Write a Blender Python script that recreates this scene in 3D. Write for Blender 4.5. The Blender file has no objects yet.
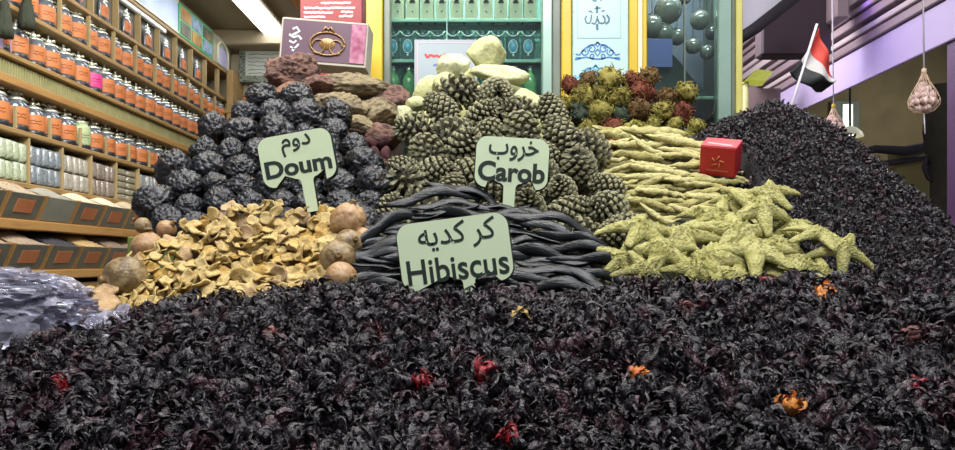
import bpy, math, random
import numpy as np
from mathutils import Vector, Matrix, Euler, noise, Quaternion

R = random.Random(7)
NR = np.random.RandomState(7)
PI = math.pi
SC = bpy.context.scene
COL = SC.collection

# ------------------------------------------------------------------ camera, world, lights, exposure
F, CX, HY, CAMZ = 690.0, 477.5, 262.0, 1.30
cam_d = bpy.data.cameras.new('camera')
cam_d.sensor_width = 36.0
cam_d.lens = 36.0 * F / 955.0
cam_d.shift_y = (HY - 225.0) / 955.0
cam_d.clip_start = 0.05
cam = bpy.data.objects.new('camera', cam_d)
cam.location = (0, 0, CAMZ)
cam.rotation_euler = (PI / 2, 0, 0)
COL.objects.link(cam)
SC.camera = cam

w = bpy.data.worlds.new('world')
SC.world = w
w.use_nodes = True
w.node_tree.nodes['Background'].inputs[0].default_value = (0.62, 0.62, 0.72, 1)
w.node_tree.nodes['Background'].inputs[1].default_value = 0.30


def area(name, loc, target, sx, sy, energy, color):
    d = bpy.data.lights.new(name, 'AREA')
    d.shape = 'RECTANGLE'
    d.size, d.size_y, d.energy, d.color = sx, sy, energy, color
    o = bpy.data.objects.new(name, d)
    o.location = loc
    o.rotation_euler = (Vector(target) - Vector(loc)).to_track_quat('-Z', 'Y').to_euler()
    COL.objects.link(o)
    return o


area('stall_lamp', (0.1, 1.42, 3.1), (0.1, 1.45, 1.3), 2.2, 0.4, 40, (1.0, 0.97, 0.93))
area('street_floodlight', (0.2, -1.0, 4.6), (0.1, 1.5, 1.3), 2.0, 1.2, 120, (0.97, 0.97, 1.0))
area('shop_lamp_and_fill', (-1.2, 3.4, 3.08), (-1.7, 3.4, 1.3), 0.5, 1.8, 21, (1.0, 0.95, 0.86))
area('shop_lamp_and_fill', (-0.9, 1.9, 2.9), (-2.1, 3.6, 1.9), 0.7, 0.7, 26, (1.0, 0.95, 0.86))  # added fill aimed at the wall shelving, stands for no hanging lamp
area('cabinet_lamp', (-0.05, 2.80, 2.60), (-0.05, 2.92, 1.9), 0.6, 0.05, 7.0, (0.9, 1.0, 0.95))
area('cabinet_lamp', (0.82, 2.80, 2.60), (0.82, 2.92, 1.9), 0.28, 0.05, 2.2, (0.92, 0.95, 1.0))
area('violet_strip_lamp', (1.95, 3.6, 2.60), (2.12, 3.6, 2.42), 0.06, 2.2, 1.3, (0.36, 0.2, 1.0))
area('street_lamp', (1.0, 4.0, 2.9), (2.2, 4.2, 2.4), 0.8, 0.8, 26, (1.0, 0.93, 0.98))
area('alley_lamp', (4.9, 7.0, 3.3), (4.9, 8.3, 1.8), 0.8, 0.5, 22, (1.0, 0.92, 0.72))

SC.view_settings.view_transform = 'Standard'
SC.view_settings.look = 'None'
SC.view_settings.gamma = 1.0
SC.view_settings.exposure = 0.50
SC.view_settings.use_curve_mapping = False


# ------------------------------------------------------------------ helpers: materials
def lin(c):
    if isinstance(c, str):
        c = c.lstrip('#')
        c = [int(c[i:i + 2], 16) / 255 for i in (0, 2, 4)]
        c = [v / 12.92 if v <= 0.04045 else ((v + 0.055) / 1.055) ** 2.4 for v in c]
    return (c[0], c[1], c[2], 1.0)


def mat(name, cols, scale=20.0, rough=0.6, bump=0.0, bscale=60.0, rnd=0.0, metal=0.0, spec=0.5, coat=0.0,
        emit=0.0, trans=0.0, detail=4.0, contrast=1.0, tip=None, hue=0.0, stretch=None, ridged=False, alpha=1.0, rattr=False):
    """noise-mixed colours; rnd shifts the ramp per object and per loose piece; tip: colour mixed in by the 'tip' attribute"""
    m = bpy.data.materials.new(name)
    m.use_nodes = True
    nt = m.node_tree
    N, L = nt.nodes, nt.links
    b = N['Principled BSDF']
    b.inputs['Roughness'].default_value = rough
    b.inputs['Metallic'].default_value = metal
    b.inputs['Specular IOR Level'].default_value = spec
    b.inputs['Coat Weight'].default_value = coat
    b.inputs['Transmission Weight'].default_value = trans
    b.inputs['Alpha'].default_value = alpha
    if isinstance(cols, str) or not isinstance(cols[0], (str, tuple, list)):
        cols = [cols]
    tc = N.new('ShaderNodeTexCoord')
    vec = tc.outputs['Object']
    oi = N.new('ShaderNodeObjectInfo')
    if stretch:
        mp = N.new('ShaderNodeMapping')
        mp.inputs['Scale'].default_value = stretch
        L.new(vec, mp.inputs[0])
        vec = mp.outputs[0]
    if len(cols) == 1:
        b.inputs['Base Color'].default_value = lin(cols[0])
        colout = None
    else:
        nz = N.new('ShaderNodeTexNoise')
        nz.noise_dimensions = '4D'
        nz.inputs['Scale'].default_value = scale
        nz.inputs['Detail'].default_value = detail
        L.new(vec, nz.inputs['Vector'])
        mw = N.new('ShaderNodeMath'); mw.operation = 'MULTIPLY'; mw.inputs[1].default_value = 37.0
        L.new(oi.outputs['Random'], mw.inputs[0])
        L.new(mw.outputs[0], nz.inputs['W'])
        mr = N.new('ShaderNodeMapRange')
        mr.inputs['From Min'].default_value = 0.5 - 0.25 / contrast
        mr.inputs['From Max'].default_value = 0.5 + 0.25 / contrast
        L.new(nz.outputs['Fac'], mr.inputs['Value'])
        fac = mr.outputs[0]
        if rnd > 0:
            ge = N.new('ShaderNodeNewGeometry')
            ad = N.new('ShaderNodeMath'); ad.operation = 'ADD'
            L.new(oi.outputs['Random'], ad.inputs[0])
            if rattr:
                fa = N.new('ShaderNodeAttribute'); fa.attribute_name = 'each'
                L.new(fa.outputs['Fac'], ad.inputs[1])
            else:
                L.new(ge.outputs['Random Per Island'], ad.inputs[1])
            fr = N.new('ShaderNodeMath'); fr.operation = 'FRACT'
            L.new(ad.outputs[0], fr.inputs[0])
            mx = N.new('ShaderNodeMix'); mx.data_type = 'FLOAT'
            mx.inputs[0].default_value = rnd
            L.new(fac, mx.inputs[2]); L.new(fr.outputs[0], mx.inputs[3])
            fac = mx.outputs[0]
        cr = N.new('ShaderNodeValToRGB')
        el = cr.color_ramp.elements
        while len(el) < len(cols):
            el.new(0.5)
        for i, c in enumerate(cols):
            el[i].position = i / (len(cols) - 1)
            el[i].color = lin(c)
        L.new(fac, cr.inputs[0])
        colout = cr.outputs[0]
    if tip is not None:
        at = N.new('ShaderNodeAttribute'); at.attribute_name = 'tip'
        mx = N.new('ShaderNodeMix'); mx.data_type = 'RGBA'
        L.new(at.outputs['Fac'], mx.inputs[0])
        if colout is None:
            mx.inputs[6].default_value = lin(cols[0])
        else:
            L.new(colout, mx.inputs[6])
        mx.inputs[7].default_value = lin(tip)
        colout = mx.outputs[2]
    if colout is not None:
        L.new(colout, b.inputs['Base Color'])
    if bump > 0:
        bn = N.new('ShaderNodeTexNoise')
        bn.inputs['Scale'].default_value = bscale
        bn.inputs['Detail'].default_value = 6.0
        if ridged:
            bn.noise_type = 'RIDGED_MULTIFRACTAL'
        L.new(vec, bn.inputs['Vector'])
        bp = N.new('ShaderNodeBump')
        bp.inputs['Strength'].default_value = bump
        bp.inputs['Distance'].default_value = 0.005
        L.new(bn.outputs['Fac'], bp.inputs['Height'])
        L.new(bp.outputs[0], b.inputs['Normal'])
    if emit > 0:
        b.inputs['Emission Color'].default_value = lin(cols[0])
        b.inputs['Emission Strength'].default_value = emit
    return m


def glass_mat(name, tint, gloss=0.10):
    m = bpy.data.materials.new(name)
    m.use_nodes = True
    nt = m.node_tree
    nt.nodes.clear()
    N, L = nt.nodes, nt.links
    out = N.new('ShaderNodeOutputMaterial')
    tr = N.new('ShaderNodeBsdfTransparent'); tr.inputs[0].default_value = lin(tint)
    gl = N.new('ShaderNodeBsdfGlossy'); gl.inputs['Roughness'].default_value = 0.04
    fr = N.new('ShaderNodeFresnel'); fr.inputs[0].default_value = 1.45
    ad = N.new('ShaderNodeMath'); ad.operation = 'ADD'; ad.inputs[1].default_value = gloss; ad.use_clamp = True
    L.new(fr.outputs[0], ad.inputs[0])
    mx = N.new('ShaderNodeMixShader')
    L.new(ad.outputs[0], mx.inputs[0]); L.new(tr.outputs[0], mx.inputs[1]); L.new(gl.outputs[0], mx.inputs[2])
    L.new(mx.outputs[0], out.inputs[0])
    return m


def film_mat(name):
    """clear plastic film: part see-through, part milky, shiny"""
    m = bpy.data.materials.new(name)
    m.use_nodes = True
    nt = m.node_tree
    N, L = nt.nodes, nt.links
    out = N['Material Output']
    b = N['Principled BSDF']
    b.inputs['Base Color'].default_value = lin('#aaaaba')
    b.inputs['Roughness'].default_value = 0.10
    b.inputs['Specular IOR Level'].default_value = 1.0
    tc = N.new('ShaderNodeTexCoord')
    nz = N.new('ShaderNodeTexNoise'); nz.inputs['Scale'].default_value = 22; nz.inputs['Detail'].default_value = 5
    nz.inputs['Distortion'].default_value = 1.2
    L.new(tc.outputs['Object'], nz.inputs['Vector'])
    bp = N.new('ShaderNodeBump'); bp.inputs['Strength'].default_value = 0.5; bp.inputs['Distance'].default_value = 0.006
    L.new(nz.outputs['Fac'], bp.inputs['Height']); L.new(bp.outputs[0], b.inputs['Normal'])
    tr = N.new('ShaderNodeBsdfTransparent'); tr.inputs[0].default_value = lin('#dcdce8')
    mr = N.new('ShaderNodeMapRange')
    mr.inputs['From Min'].default_value = 0.38; mr.inputs['From Max'].default_value = 0.62
    mr.inputs['To Min'].default_value = 0.22; mr.inputs['To Max'].default_value = 0.78
    L.new(nz.outputs['Fac'], mr.inputs['Value'])
    mx = N.new('ShaderNodeMixShader')
    L.new(mr.outputs[0], mx.inputs[0]); L.new(tr.outputs[0], mx.inputs[1]); L.new(b.outputs[0], mx.inputs[2])
    L.new(mx.outputs[0], out.inputs[0])
    return m


# ------------------------------------------------------------------ helpers: mesh
class MB:
    def __init__(self):
        self.v, self.f, self.mi, self.tip = [], [], [], []

    def add(self, V, Fs, mi=0, M=None, tip=None):
        o = len(self.v)
        for k, p in enumerate(V):
            p = Vector(p)
            self.v.append(M @ p if M else p)
            self.tip.append(tip[k] if tip is not None else 0.0)
        for f in Fs:
            self.f.append([i + o for i in f]); self.mi.append(mi)
        return self

    def box(self, a, b, mi=0, M=None, bev=0.0):
        (x0, y0, z0), (x1, y1, z1) = a, b
        if bev <= 0:
            V = [(x0, y0, z0), (x1, y0, z0), (x1, y1, z0), (x0, y1, z0), (x0, y0, z1), (x1, y0, z1), (x1, y1, z1), (x0, y1, z1)]
            return self.add(V, [(0, 3, 2, 1), (4, 5, 6, 7), (0, 1, 5, 4), (1, 2, 6, 5), (2, 3, 7, 6), (3, 0, 4, 7)], mi, M)
        e = bev
        rings = []
        for z, s in ((z0, e), (z0 + e, 0), (z1 - e, 0), (z1, e)):
            c = e
            X0, X1, Y0, Y1 = x0 + s, x1 - s, y0 + s, y1 - s
            rings.append([(X0 + c, Y0, z), (X1 - c, Y0, z), (X1, Y0 + c, z), (X1, Y1 - c, z), (X1 - c, Y1, z), (X0 + c, Y1, z), (X0, Y1 - c, z), (X0, Y0 + c, z)])
        V = [p for r in rings for p in r]
        Fs = [tuple(range(7, -1, -1)), tuple(range(24, 32))]
        for k in range(3):
            for i in range(8):
                j = (i + 1) % 8
                Fs.append((k * 8 + i, k * 8 + j, k * 8 + 8 + j, k * 8 + 8 + i))
        return self.add(V, Fs, mi, M)

    def tube(self, pts, rad, n=8, mi=0, M=None, cap=True, flat=1.0):
        pts = [Vector(p) for p in pts]
        if not hasattr(rad, '__len__'):
            rad = [rad] * len(pts)
        V, Fs = [], []
        t = (pts[1] - pts[0]).normalized()
        up = Vector((0, 0, 1)) if abs(t.z) < 0.9 else Vector((1, 0, 0))
        s = t.cross(up).normalized()
        for i, p in enumerate(pts):
            a, b = pts[max(0, i - 1)], pts[min(len(pts) - 1, i + 1)]
            t = (b - a).normalized()
            s = (s - t * s.dot(t)).normalized()
            u = s.cross(t)
            for k in range(n):
                an = 2 * PI * k / n
                V.append(p + (s * math.cos(an) + u * math.sin(an) * flat) * rad[i])
        for i in range(len(pts) - 1):
            for k in range(n):
                j = (k + 1) % n
                Fs.append((i * n + k, i * n + j, i * n + n + j, i * n + n + k))
        if cap:
            Fs.append(tuple(range(n - 1, -1, -1)))
            Fs.append(tuple(range((len(pts) - 1) * n, len(pts) * n)))
        return self.add(V, Fs, mi, M)

    def lathe(self, prof, n=16, mi=0, M=None, a0=0.0, a1=2 * PI):
        full = abs(a1 - a0 - 2 * PI) < 1e-6
        cols = n if full else n + 1
        V, Fs = [], []
        for r, z in prof:
            for k in range(cols):
                an = a0 + (a1 - a0) * k / n
                V.append((r * math.cos(an), r * math.sin(an), z))
        for i in range(len(prof) - 1):
            for k in range(n):
                j = (k + 1) % cols
                Fs.append((i * cols + k, i * cols + j, i * cols + cols + j, i * cols + cols + k))
        return self.add(V, Fs, mi, M)

    def mesh(self, name, mats, smooth=True):
        me = bpy.data.meshes.new(name)
        me.from_pydata([tuple(p) for p in self.v], [], self.f)
        for m in (mats if isinstance(mats, (list, tuple)) else [mats]):
            me.materials.append(m)
        me.polygons.foreach_set('material_index', self.mi)
        if smooth:
            me.polygons.foreach_set('use_smooth', [True] * len(self.f))
        if any(self.tip):
            a = me.attributes.new('tip', 'FLOAT', 'POINT')
            a.data.foreach_set('value', self.tip)
        me.update()
        return me

    def build(self, name, mats, parent=None, smooth=True, loc=None, rot=None):
        return link(name, self.mesh(name, mats, smooth), parent, loc, rot)


def link(name, me, parent=None, loc=None, rot=None, scale=None):
    o = bpy.data.objects.new(name, me)
    COL.objects.link(o)
    o.parent = parent
    if loc is not None:
        o.location = loc
    if rot is not None:
        if isinstance(rot, Quaternion):
            o.rotation_euler = rot.to_euler()
        else:
            o.rotation_euler = rot
    if scale is not None:
        o.scale = (scale,) * 3 if not hasattr(scale, '__len__') else scale
    return o


def tag(o, label, cat, group=None, kind=None):
    o['label'] = label
    o['category'] = cat
    if group:
        o['group'] = group
    if kind:
        o['kind'] = kind
    return o


def empty(name, loc, label, cat, group=None, rot=(0, 0, 0)):
    o = link(name, None, None, loc, rot)
    return tag(o, label, cat, group)


def struct(o):
    o['kind'] = 'structure'
    return o


def copy_tree(o):
    c = o.copy()
    COL.objects.link(c)
    for ch in list(o.children):
        d = ch.copy()
        COL.objects.link(d)
        d.parent = c
        for g in list(ch.children):
            e = g.copy()
            COL.objects.link(e)
            e.parent = d
    return c


def P(px, py, y):
    return Vector(((px - CX) * y / F, y, CAMZ + (HY - py) * y / F))


ORD = ('first second third fourth fifth sixth seventh eighth ninth tenth eleventh twelfth thirteenth fourteenth fifteenth '
       'sixteenth seventeenth eighteenth nineteenth twentieth').split()


def ordw(i):
    if i < 20:
        return ORD[i]
    return ['twenty', 'thirty', 'forty'][(i + 1) // 10 - 2] + ('-' + ORD[(i + 1) % 10 - 1] if (i + 1) % 10 else 'th')


def nz(p, s=1.0, seed=0.0):
    return noise.noise(Vector(p) * s + Vector((seed, seed * 1.7, -seed)))


def ico(sub):
    import bmesh
    bm = bmesh.new()
    bmesh.ops.create_icosphere(bm, subdivisions=sub, radius=1.0)
    V = [v.co.copy() for v in bm.verts]
    Fs = [[v.index for v in f.verts] for f in bm.faces]
    bm.free()
    return V, Fs


def np_mesh(name, V, Q, mats, smooth=True):
    me = bpy.data.meshes.new(name)
    V = np.asarray(V, dtype=np.float32)
    Q = np.asarray(Q, dtype=np.int32)
    k = Q.shape[1]
    me.vertices.add(len(V)); me.vertices.foreach_set('co', V.ravel())
    me.loops.add(Q.size); me.loops.foreach_set('vertex_index', Q.ravel())
    me.polygons.add(len(Q))
    me.polygons.foreach_set('loop_start', np.arange(len(Q), dtype=np.int32) * k)
    me.polygons.foreach_set('loop_total', np.full(len(Q), k, dtype=np.int32))
    me.polygons.foreach_set('use_smooth', np.full(len(Q), smooth, dtype=bool))
    for m in (mats if isinstance(mats, (list, tuple)) else [mats]):
        me.materials.append(m)
    me.update(calc_edges=True)
    me.validate()
    return me


def randq(rng=R):
    q = Quaternion((rng.gauss(0, 1), rng.gauss(0, 1), rng.gauss(0, 1), rng.gauss(0, 1)))
    q.normalize()
    return q


def relax(pts, rad, it=40, k=0.92, tether=0.05):
    p = np.array([tuple(x) for x in pts]); p0 = p.copy(); r = np.array(rad)
    for _ in range(it):
        d = p[:, None] - p[None]
        dist = np.linalg.norm(d, axis=2) + np.eye(len(p)) * 9
        ov = np.maximum(0, k * (r[:, None] + r[None]) - dist)
        p += (d / dist[..., None] * ov[..., None] * 0.35).sum(1)
        p += (p0 - p) * tether
    return [Vector(x) for x in p]


# ------------------------------------------------------------------ materials
M = {}
M['wood'] = mat('shelf_wood', ['#7c6136', '#9c8052', '#8c7042'], 6, 0.5, 0.15, 40, stretch=(12, 1, 12))
M['wood_orange'] = mat('orange_wood', ['#8a6438', '#a8834e', '#987042'], 6, 0.45, 0.1, 40, stretch=(12, 1, 12))
M['wood_back'] = mat('shelf_back', ['#8d7a52', '#a8946a'], 4, 0.7)
M['frieze'] = mat('olive_frieze', ['#84835a', '#a19f72'], 12, 0.6)
M['floor'] = mat('floor_tile', ['#6d665c', '#8a8277'], 5, 0.5)
M['wall'] = mat('wall_plaster', ['#a79c84', '#b8ad95'], 4, 0.8)
M['ceiling'] = mat('ceiling_paint', ['#85795e', '#92866a'], 2, 0.7)
M['ceil_wood'] = mat('ceiling_wood', ['#a8702a', '#c88a3c'], 5, 0.5, stretch=(1, 10, 10))
M['lamp'] = mat('lamp_panel', '#f4f8ff', emit=9)
M['steel'] = mat('brushed_steel', '#b9c1bd', rough=0.3, metal=1.0)
M['yellow'] = mat('yellow_paint', ['#c0a01c', '#cab028'], 5, 0.4)
M['cream'] = mat('cream_paint', ['#d9d6b4', '#e4e2c6'], 5, 0.5)
M['alu'] = mat('grey_green_aluminium', ['#7d9a8c', '#94ada0'], 6, 0.35, metal=0.35)
M['dark_alu'] = mat('dark_grey_frame', ['#5a6458', '#6c766a'], 6, 0.4)
M['teal'] = mat('teal_back', ['#6a948e', '#86aca4'], 3, 0.5)
M['glass'] = glass_mat('pane_glass', '#e4f0ec', 0.03)
M['sign'] = mat('sign_green', ['#cbdcb4', '#d4e4bc'], 14, 0.45, 0.08, 30)
M['sign_edge'] = mat('sign_edge', '#1d2a1c', rough=0.5)
M['ink'] = mat('black_lettering', '#1c2a22', rough=0.5)
M['counter'] = mat('counter_wood', ['#6b4a2a', '#86602f'], 5, 0.6, stretch=(1, 12, 12))

M['hib'] = mat('dried_hibiscus', ['#080609', '#120d12', '#1b151b', '#0c080c', '#251b22', '#38141f', '#150f14', '#352d33', '#0f0b0f', '#27161f'], 60, 0.34, 0.8, 380,
               rnd=0.8, spec=0.7, coat=0.1, rattr=True)
M['hib_red'] = mat('red_hibiscus', ['#4d0b13', '#a3222b'], 60, 0.4, 0.5, 300, rnd=0.4)
M['hib_yellow'] = mat('yellow_hibiscus', ['#8a6a2a', '#c0a45a'], 60, 0.45, 0.5, 300, rnd=0.4)
M['hib_orange'] = mat('orange_hibiscus', ['#a8481c', '#d2903a'], 60, 0.45, 0.5, 300, rnd=0.4)
M['hib_pink'] = mat('dusty_pink_hibiscus', ['#4a2626', '#82504a'], 60, 0.45, 0.5, 300, rnd=0.4)
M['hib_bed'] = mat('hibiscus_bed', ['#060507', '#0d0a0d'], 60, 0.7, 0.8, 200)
M['doum'] = mat('doum_skin', ['#0a0b0e', '#191b1f', '#26292e', '#121316', '#352e26', '#181a1e'], 2.2, 0.40, 0.6, 6, rnd=0.12, spec=0.55, detail=8, contrast=1.3)
M['cone'] = mat('cone_wood', ['#1c1a11', '#3a3726', '#2c2917'], 5, 0.75, 0.5, 14, rnd=0.2, tip='#8d8a6a')
M['slice'] = mat('dried_slice', ['#64502a', '#a88c50', '#c8b27a', '#b29658', '#d6c594'], 2.2, 0.6, 0.6, 8, rnd=0.5, spec=0.3, detail=6)
M['slice_pale'] = mat('pale_slice', ['#8a6c48', '#b3966e', '#c4aa86'], 2.2, 0.6, 0.6, 8, rnd=0.3, spec=0.3)
M['gourd'] = mat('gourd_skin', ['#3f3019', '#7a6340', '#94805a', '#5e4a2b', '#86704a'], 38, 0.42, 0.5, 120, rnd=0.15, detail=7, contrast=1.3)
M['gourd_pale'] = mat('pale_gourd_skin', ['#5e4226', '#9a764e', '#a88860', '#7d5c3a'], 38, 0.45, 0.5, 120, rnd=0.15, detail=7, contrast=1.3)
M['pod'] = mat('black_pod', ['#040607', '#0a0e10', '#14191b', '#080b0c'], 5, 0.30, 0.3, 12, rnd=0.5, spec=0.38, stretch=(0.5, 3, 3))
M['star'] = mat('starfish_skin', ['#625f2e', '#969254', '#aeaa70', '#7e7a40'], 3.5, 0.75, 1.0, 18, rnd=0.25, spec=0.25, detail=8, contrast=1.2)
M['finger'] = mat('yellow_root_skin', ['#696336', '#979058', '#b3ac78', '#847d46'], 3, 0.7, 1.0, 12, rnd=0.4, spec=0.25, detail=8)
M['sulphur'] = mat('sulphur', ['#a6a672', '#bcbd8c', '#c6c6aa'], 22, 0.75, 0.8, 90, rnd=0.25, spec=0.25, detail=7)
M['rock_tan'] = mat('tan_rock', ['#332b22', '#665a45', '#837658', '#4c4234'], 34, 0.85, 1.0, 110, rnd=0.1, detail=8, contrast=1.3)
M['rock_pink'] = mat('pink_rock', ['#2c1f1c', '#573e37', '#745649', '#432e2a'], 40, 0.85, 1.0, 150, rnd=0.1, detail=8, contrast=1.4)
M['rock_brown'] = mat('brown_rock', ['#5a3c28', '#80583c'], 30, 0.7, 0.8, 100, rnd=0.1, detail=8)
M['chip'] = mat('red_chip', ['#35161a', '#5e2a2a'], 4, 0.7, 0.8, 12, rnd=0.3)
HERB = [('olive', ['#4e4a22', '#7d7438', '#948a4c']), ('dark green', ['#1c241c', '#303a2e', '#414a3a']),
        ('brown', ['#3f2f1c', '#66502f', '#7c6740']), ('rust red', ['#42221a', '#6a3a2a', '#7a523a']),
        ('yellow-green', ['#5a5628', '#827a3c', '#969050'])]
HM = [mat('herb_' + n.replace(' ', '_').replace('-', '_'), c, 5, 0.85, 0.6, 16, rnd=0.5, spec=0.2) for n, c in HERB]
M['crate'] = mat('green_crate', ['#5e6e2a', '#71803a'], 8, 0.5)

# ------------------------------------------------------------------ the setting
struct(MB().box((-2.6, -1.5, -0.1), (6.5, 9.5, 0.0)).build('floor', M['floor'], smooth=False))
struct(MB().box((-2.45, 2.2, 0), (-2.30, 5.72, 3.2)).build('wall_left', M['wall'], smooth=False))
struct(MB().box((-2.45, 5.72, 0), (0.95, 5.85, 3.2)).build('wall_back', M['wall'], smooth=False))
struct(MB().box((-2.45, 2.2, 3.14), (0.95, 5.85, 3.25)).build('ceiling', M['ceiling'], smooth=False))
# stepped cove round the ceiling and the wooden middle field
struct(MB().box((-2.30, 5.45, 3.02), (0.95, 5.72, 3.14), bev=0.01).box((-2.30, 2.2, 3.06), (-2.08, 5.45, 3.14), bev=0.01)
       .build('trim_1', M['ceiling'], smooth=False))
struct(MB().box((-1.28, 2.4, 3.09), (0.9, 4.9, 3.14), bev=0.01).build('trim_2', M['ceil_wood'], smooth=False))

lamp = empty('ceiling_light', (-1.60, 4.75, 3.14), 'long bright white fluorescent panel set in the shop ceiling', 'ceiling light')
MB().box((-0.115, -0.75, -0.03), (0.115, 0.75, 0.0), bev=0.008).build('housing', M['ceiling'], lamp, False)
MB().box((-0.085, -0.7, -0.042), (0.085, 0.7, -0.031), bev=0.004).build('diffuser', M['lamp'], lamp, False)

# ------------------------------------------------------------------ jar shelving on the side wall
SX, SB = -2.0, -2.27          # front plane, back
Y0, Y1 = 2.35, 5.68
unit = empty('wall_shelving', (-2.15, 4.0, 0), 'tall honey-coloured wooden shelving full of jars along the side wall', 'shelving')
U = Vector((2.15, -4.0, 0))


def ubox(name, a, b, m, bev=0.004, parent=unit):
    a, b = Vector(a) + U, Vector(b) + U
    return MB().box(tuple(a), tuple(b), bev=bev).build(name, m, parent, False)


ubox('back_panel', (SB, Y0, 0.0), (SB + 0.02, Y1, 2.83), M['wood_back'])
for z in (2.60, 2.41, 2.20, 1.88, 1.65):
    ubox('shelf', (SB + 0.02, Y0, z - 0.024), (SX, Y1, z), M['wood'])
ubox('shelf', (SB + 0.02, Y0, 2.80), (SX, Y1, 2.825), M['wood'])
fr = ubox('frieze', (SX - 0.06, Y0, 2.095), (SX - 0.03, Y1, 2.176), M['frieze'])
m_ = MB()
yy = Y0
while yy < Y1:
    a = Vector((SX - 0.03, yy, 2.10)) + U
    m_.box(tuple(a), (a.x + 0.006, a.y + 0.008, a.z + 0.07))
    yy += 0.018
m_.build('reeding', M['frieze'], fr, False)
ubox('frieze_board', (SB + 0.02, Y0, 2.058), (SX + 0.012, Y1, 2.095), M['wood_orange'])
for z in (1.480, 1.265):
    ubox('front_board', (SB + 0.02, Y0, z - 0.042), (SX + 0.065, Y1, z), M['wood_orange'])
ubox('base_cabinet', (SB + 0.02, Y0, 0.0), (SX + 0.04, Y1, 1.2), M['wood'])
for k in range(14):
    for z0, z1, ys, xb in ((2.60, 2.80, 2.35, SX - 0.04), (2.41, 2.576, 2.832, SX - 0.025), (1.88, 1.98, 2.752, SX - 0.02), (1.65, 1.856, 2.835, SB + 0.02)):
        y = ys + k * (0.245 if z0 in (2.41, 1.88) else 0.25)
        if y < Y1 - 0.02:
            ubox('upright', (xb, y, z0), (SX - 0.004, y + 0.010, z1), M['wood_back'], bev=0.002)
ubox('light_strip', (SX - 0.03, 3.2, 2.772), (SX - 0.004, 4.45, 2.799), mat('white_strip', '#e8ecec', rough=0.4))
# jars
M['jar'] = mat('jar_glass', ['#3a4149', '#5f6872', '#2c3238'], 30, 0.12, spec=0.7, coat=0.4, rnd=0.3)
M['jar_dark'] = mat('jar_base', '#26262a', rough=0.35)
M['label_orange'] = mat('orange_label', ['#ac6030', '#bd7440', '#b46836'], 10, 0.55, rnd=0.3)
M['silver'] = mat('silver_stopper', ['#cfd6c8', '#eef2e2'], 30, 0.25, metal=0.6, coat=0.3)
M['scribble'] = mat('dark_label_writing', '#6a2a14', rough=0.6)


def jar_parts(scale=1.0):
    s = scale
    b = MB().lathe([(0.0, 0), (0.048, 0.0), (0.051, 0.006), (0.051, 0.104), (0.046, 0.116), (0.040, 0.121), (0.040, 0.127), (0, 0.127)], 20)
    d = MB().lathe([(0.0515, 0.0), (0.0525, 0.004), (0.0525, 0.018), (0.0515, 0.020)], 20)
    l = MB().lathe([(0.0522, 0.024), (0.0526, 0.026), (0.0526, 0.096), (0.0522, 0.098)], 14, a0=-1.05, a1=1.05)
    w = MB()
    rr = random.Random(3)
    for row in (0.068, 0.054):
        pts = []
        for k in range(12):
            an = -0.45 + 0.9 * k / 11
            pts.append((0.0532 * math.cos(an), 0.0532 * math.sin(an), row + rr.uniform(-0.004, 0.004)))
        w.tube(pts, 0.0013, 4)
    t = MB().lathe([(0.041, 0.127), (0.043, 0.131), (0.036, 0.140), (0.018, 0.146), (0.012, 0.150), (0.016, 0.157), (0.013, 0.164), (0.006, 0.168),
                    (0.004, 0.172), (0.009, 0.178), (0.007, 0.186), (0.0, 0.189)], 14)
    for sx in (-1, 1):
        t.tube([(0, 0.012 * sx, 0.158), (0, 0.026 * sx, 0.163), (0, 0.030 * sx, 0.155)], [0.006, 0.008, 0.005], 8)
    return b, d, l, w, t


jb, jd, jl, jw, jt = jar_parts()
JM = dict(body=jb.mesh('jar_body', M['jar']), base=jd.mesh('jar_base', M['jar_dark']), label=jl.mesh('jar_label', M['label_orange']),
          writing=jw.mesh('label_writing', M['scribble']), stopper=jt.mesh('stopper', M['silver']))


def make_jar(loc, label, group, rot=0.0):
    o = empty('spice_jar', loc, label, 'jar', group, (0, 0, rot))
    link('jar_body', JM['body'], o)
    link('jar_base', JM['base'], o)
    la = link('jar_label', JM['label'], o)
    link('label_writing', JM['writing'], la)
    link('stopper', JM['stopper'], o)
    return o


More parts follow.
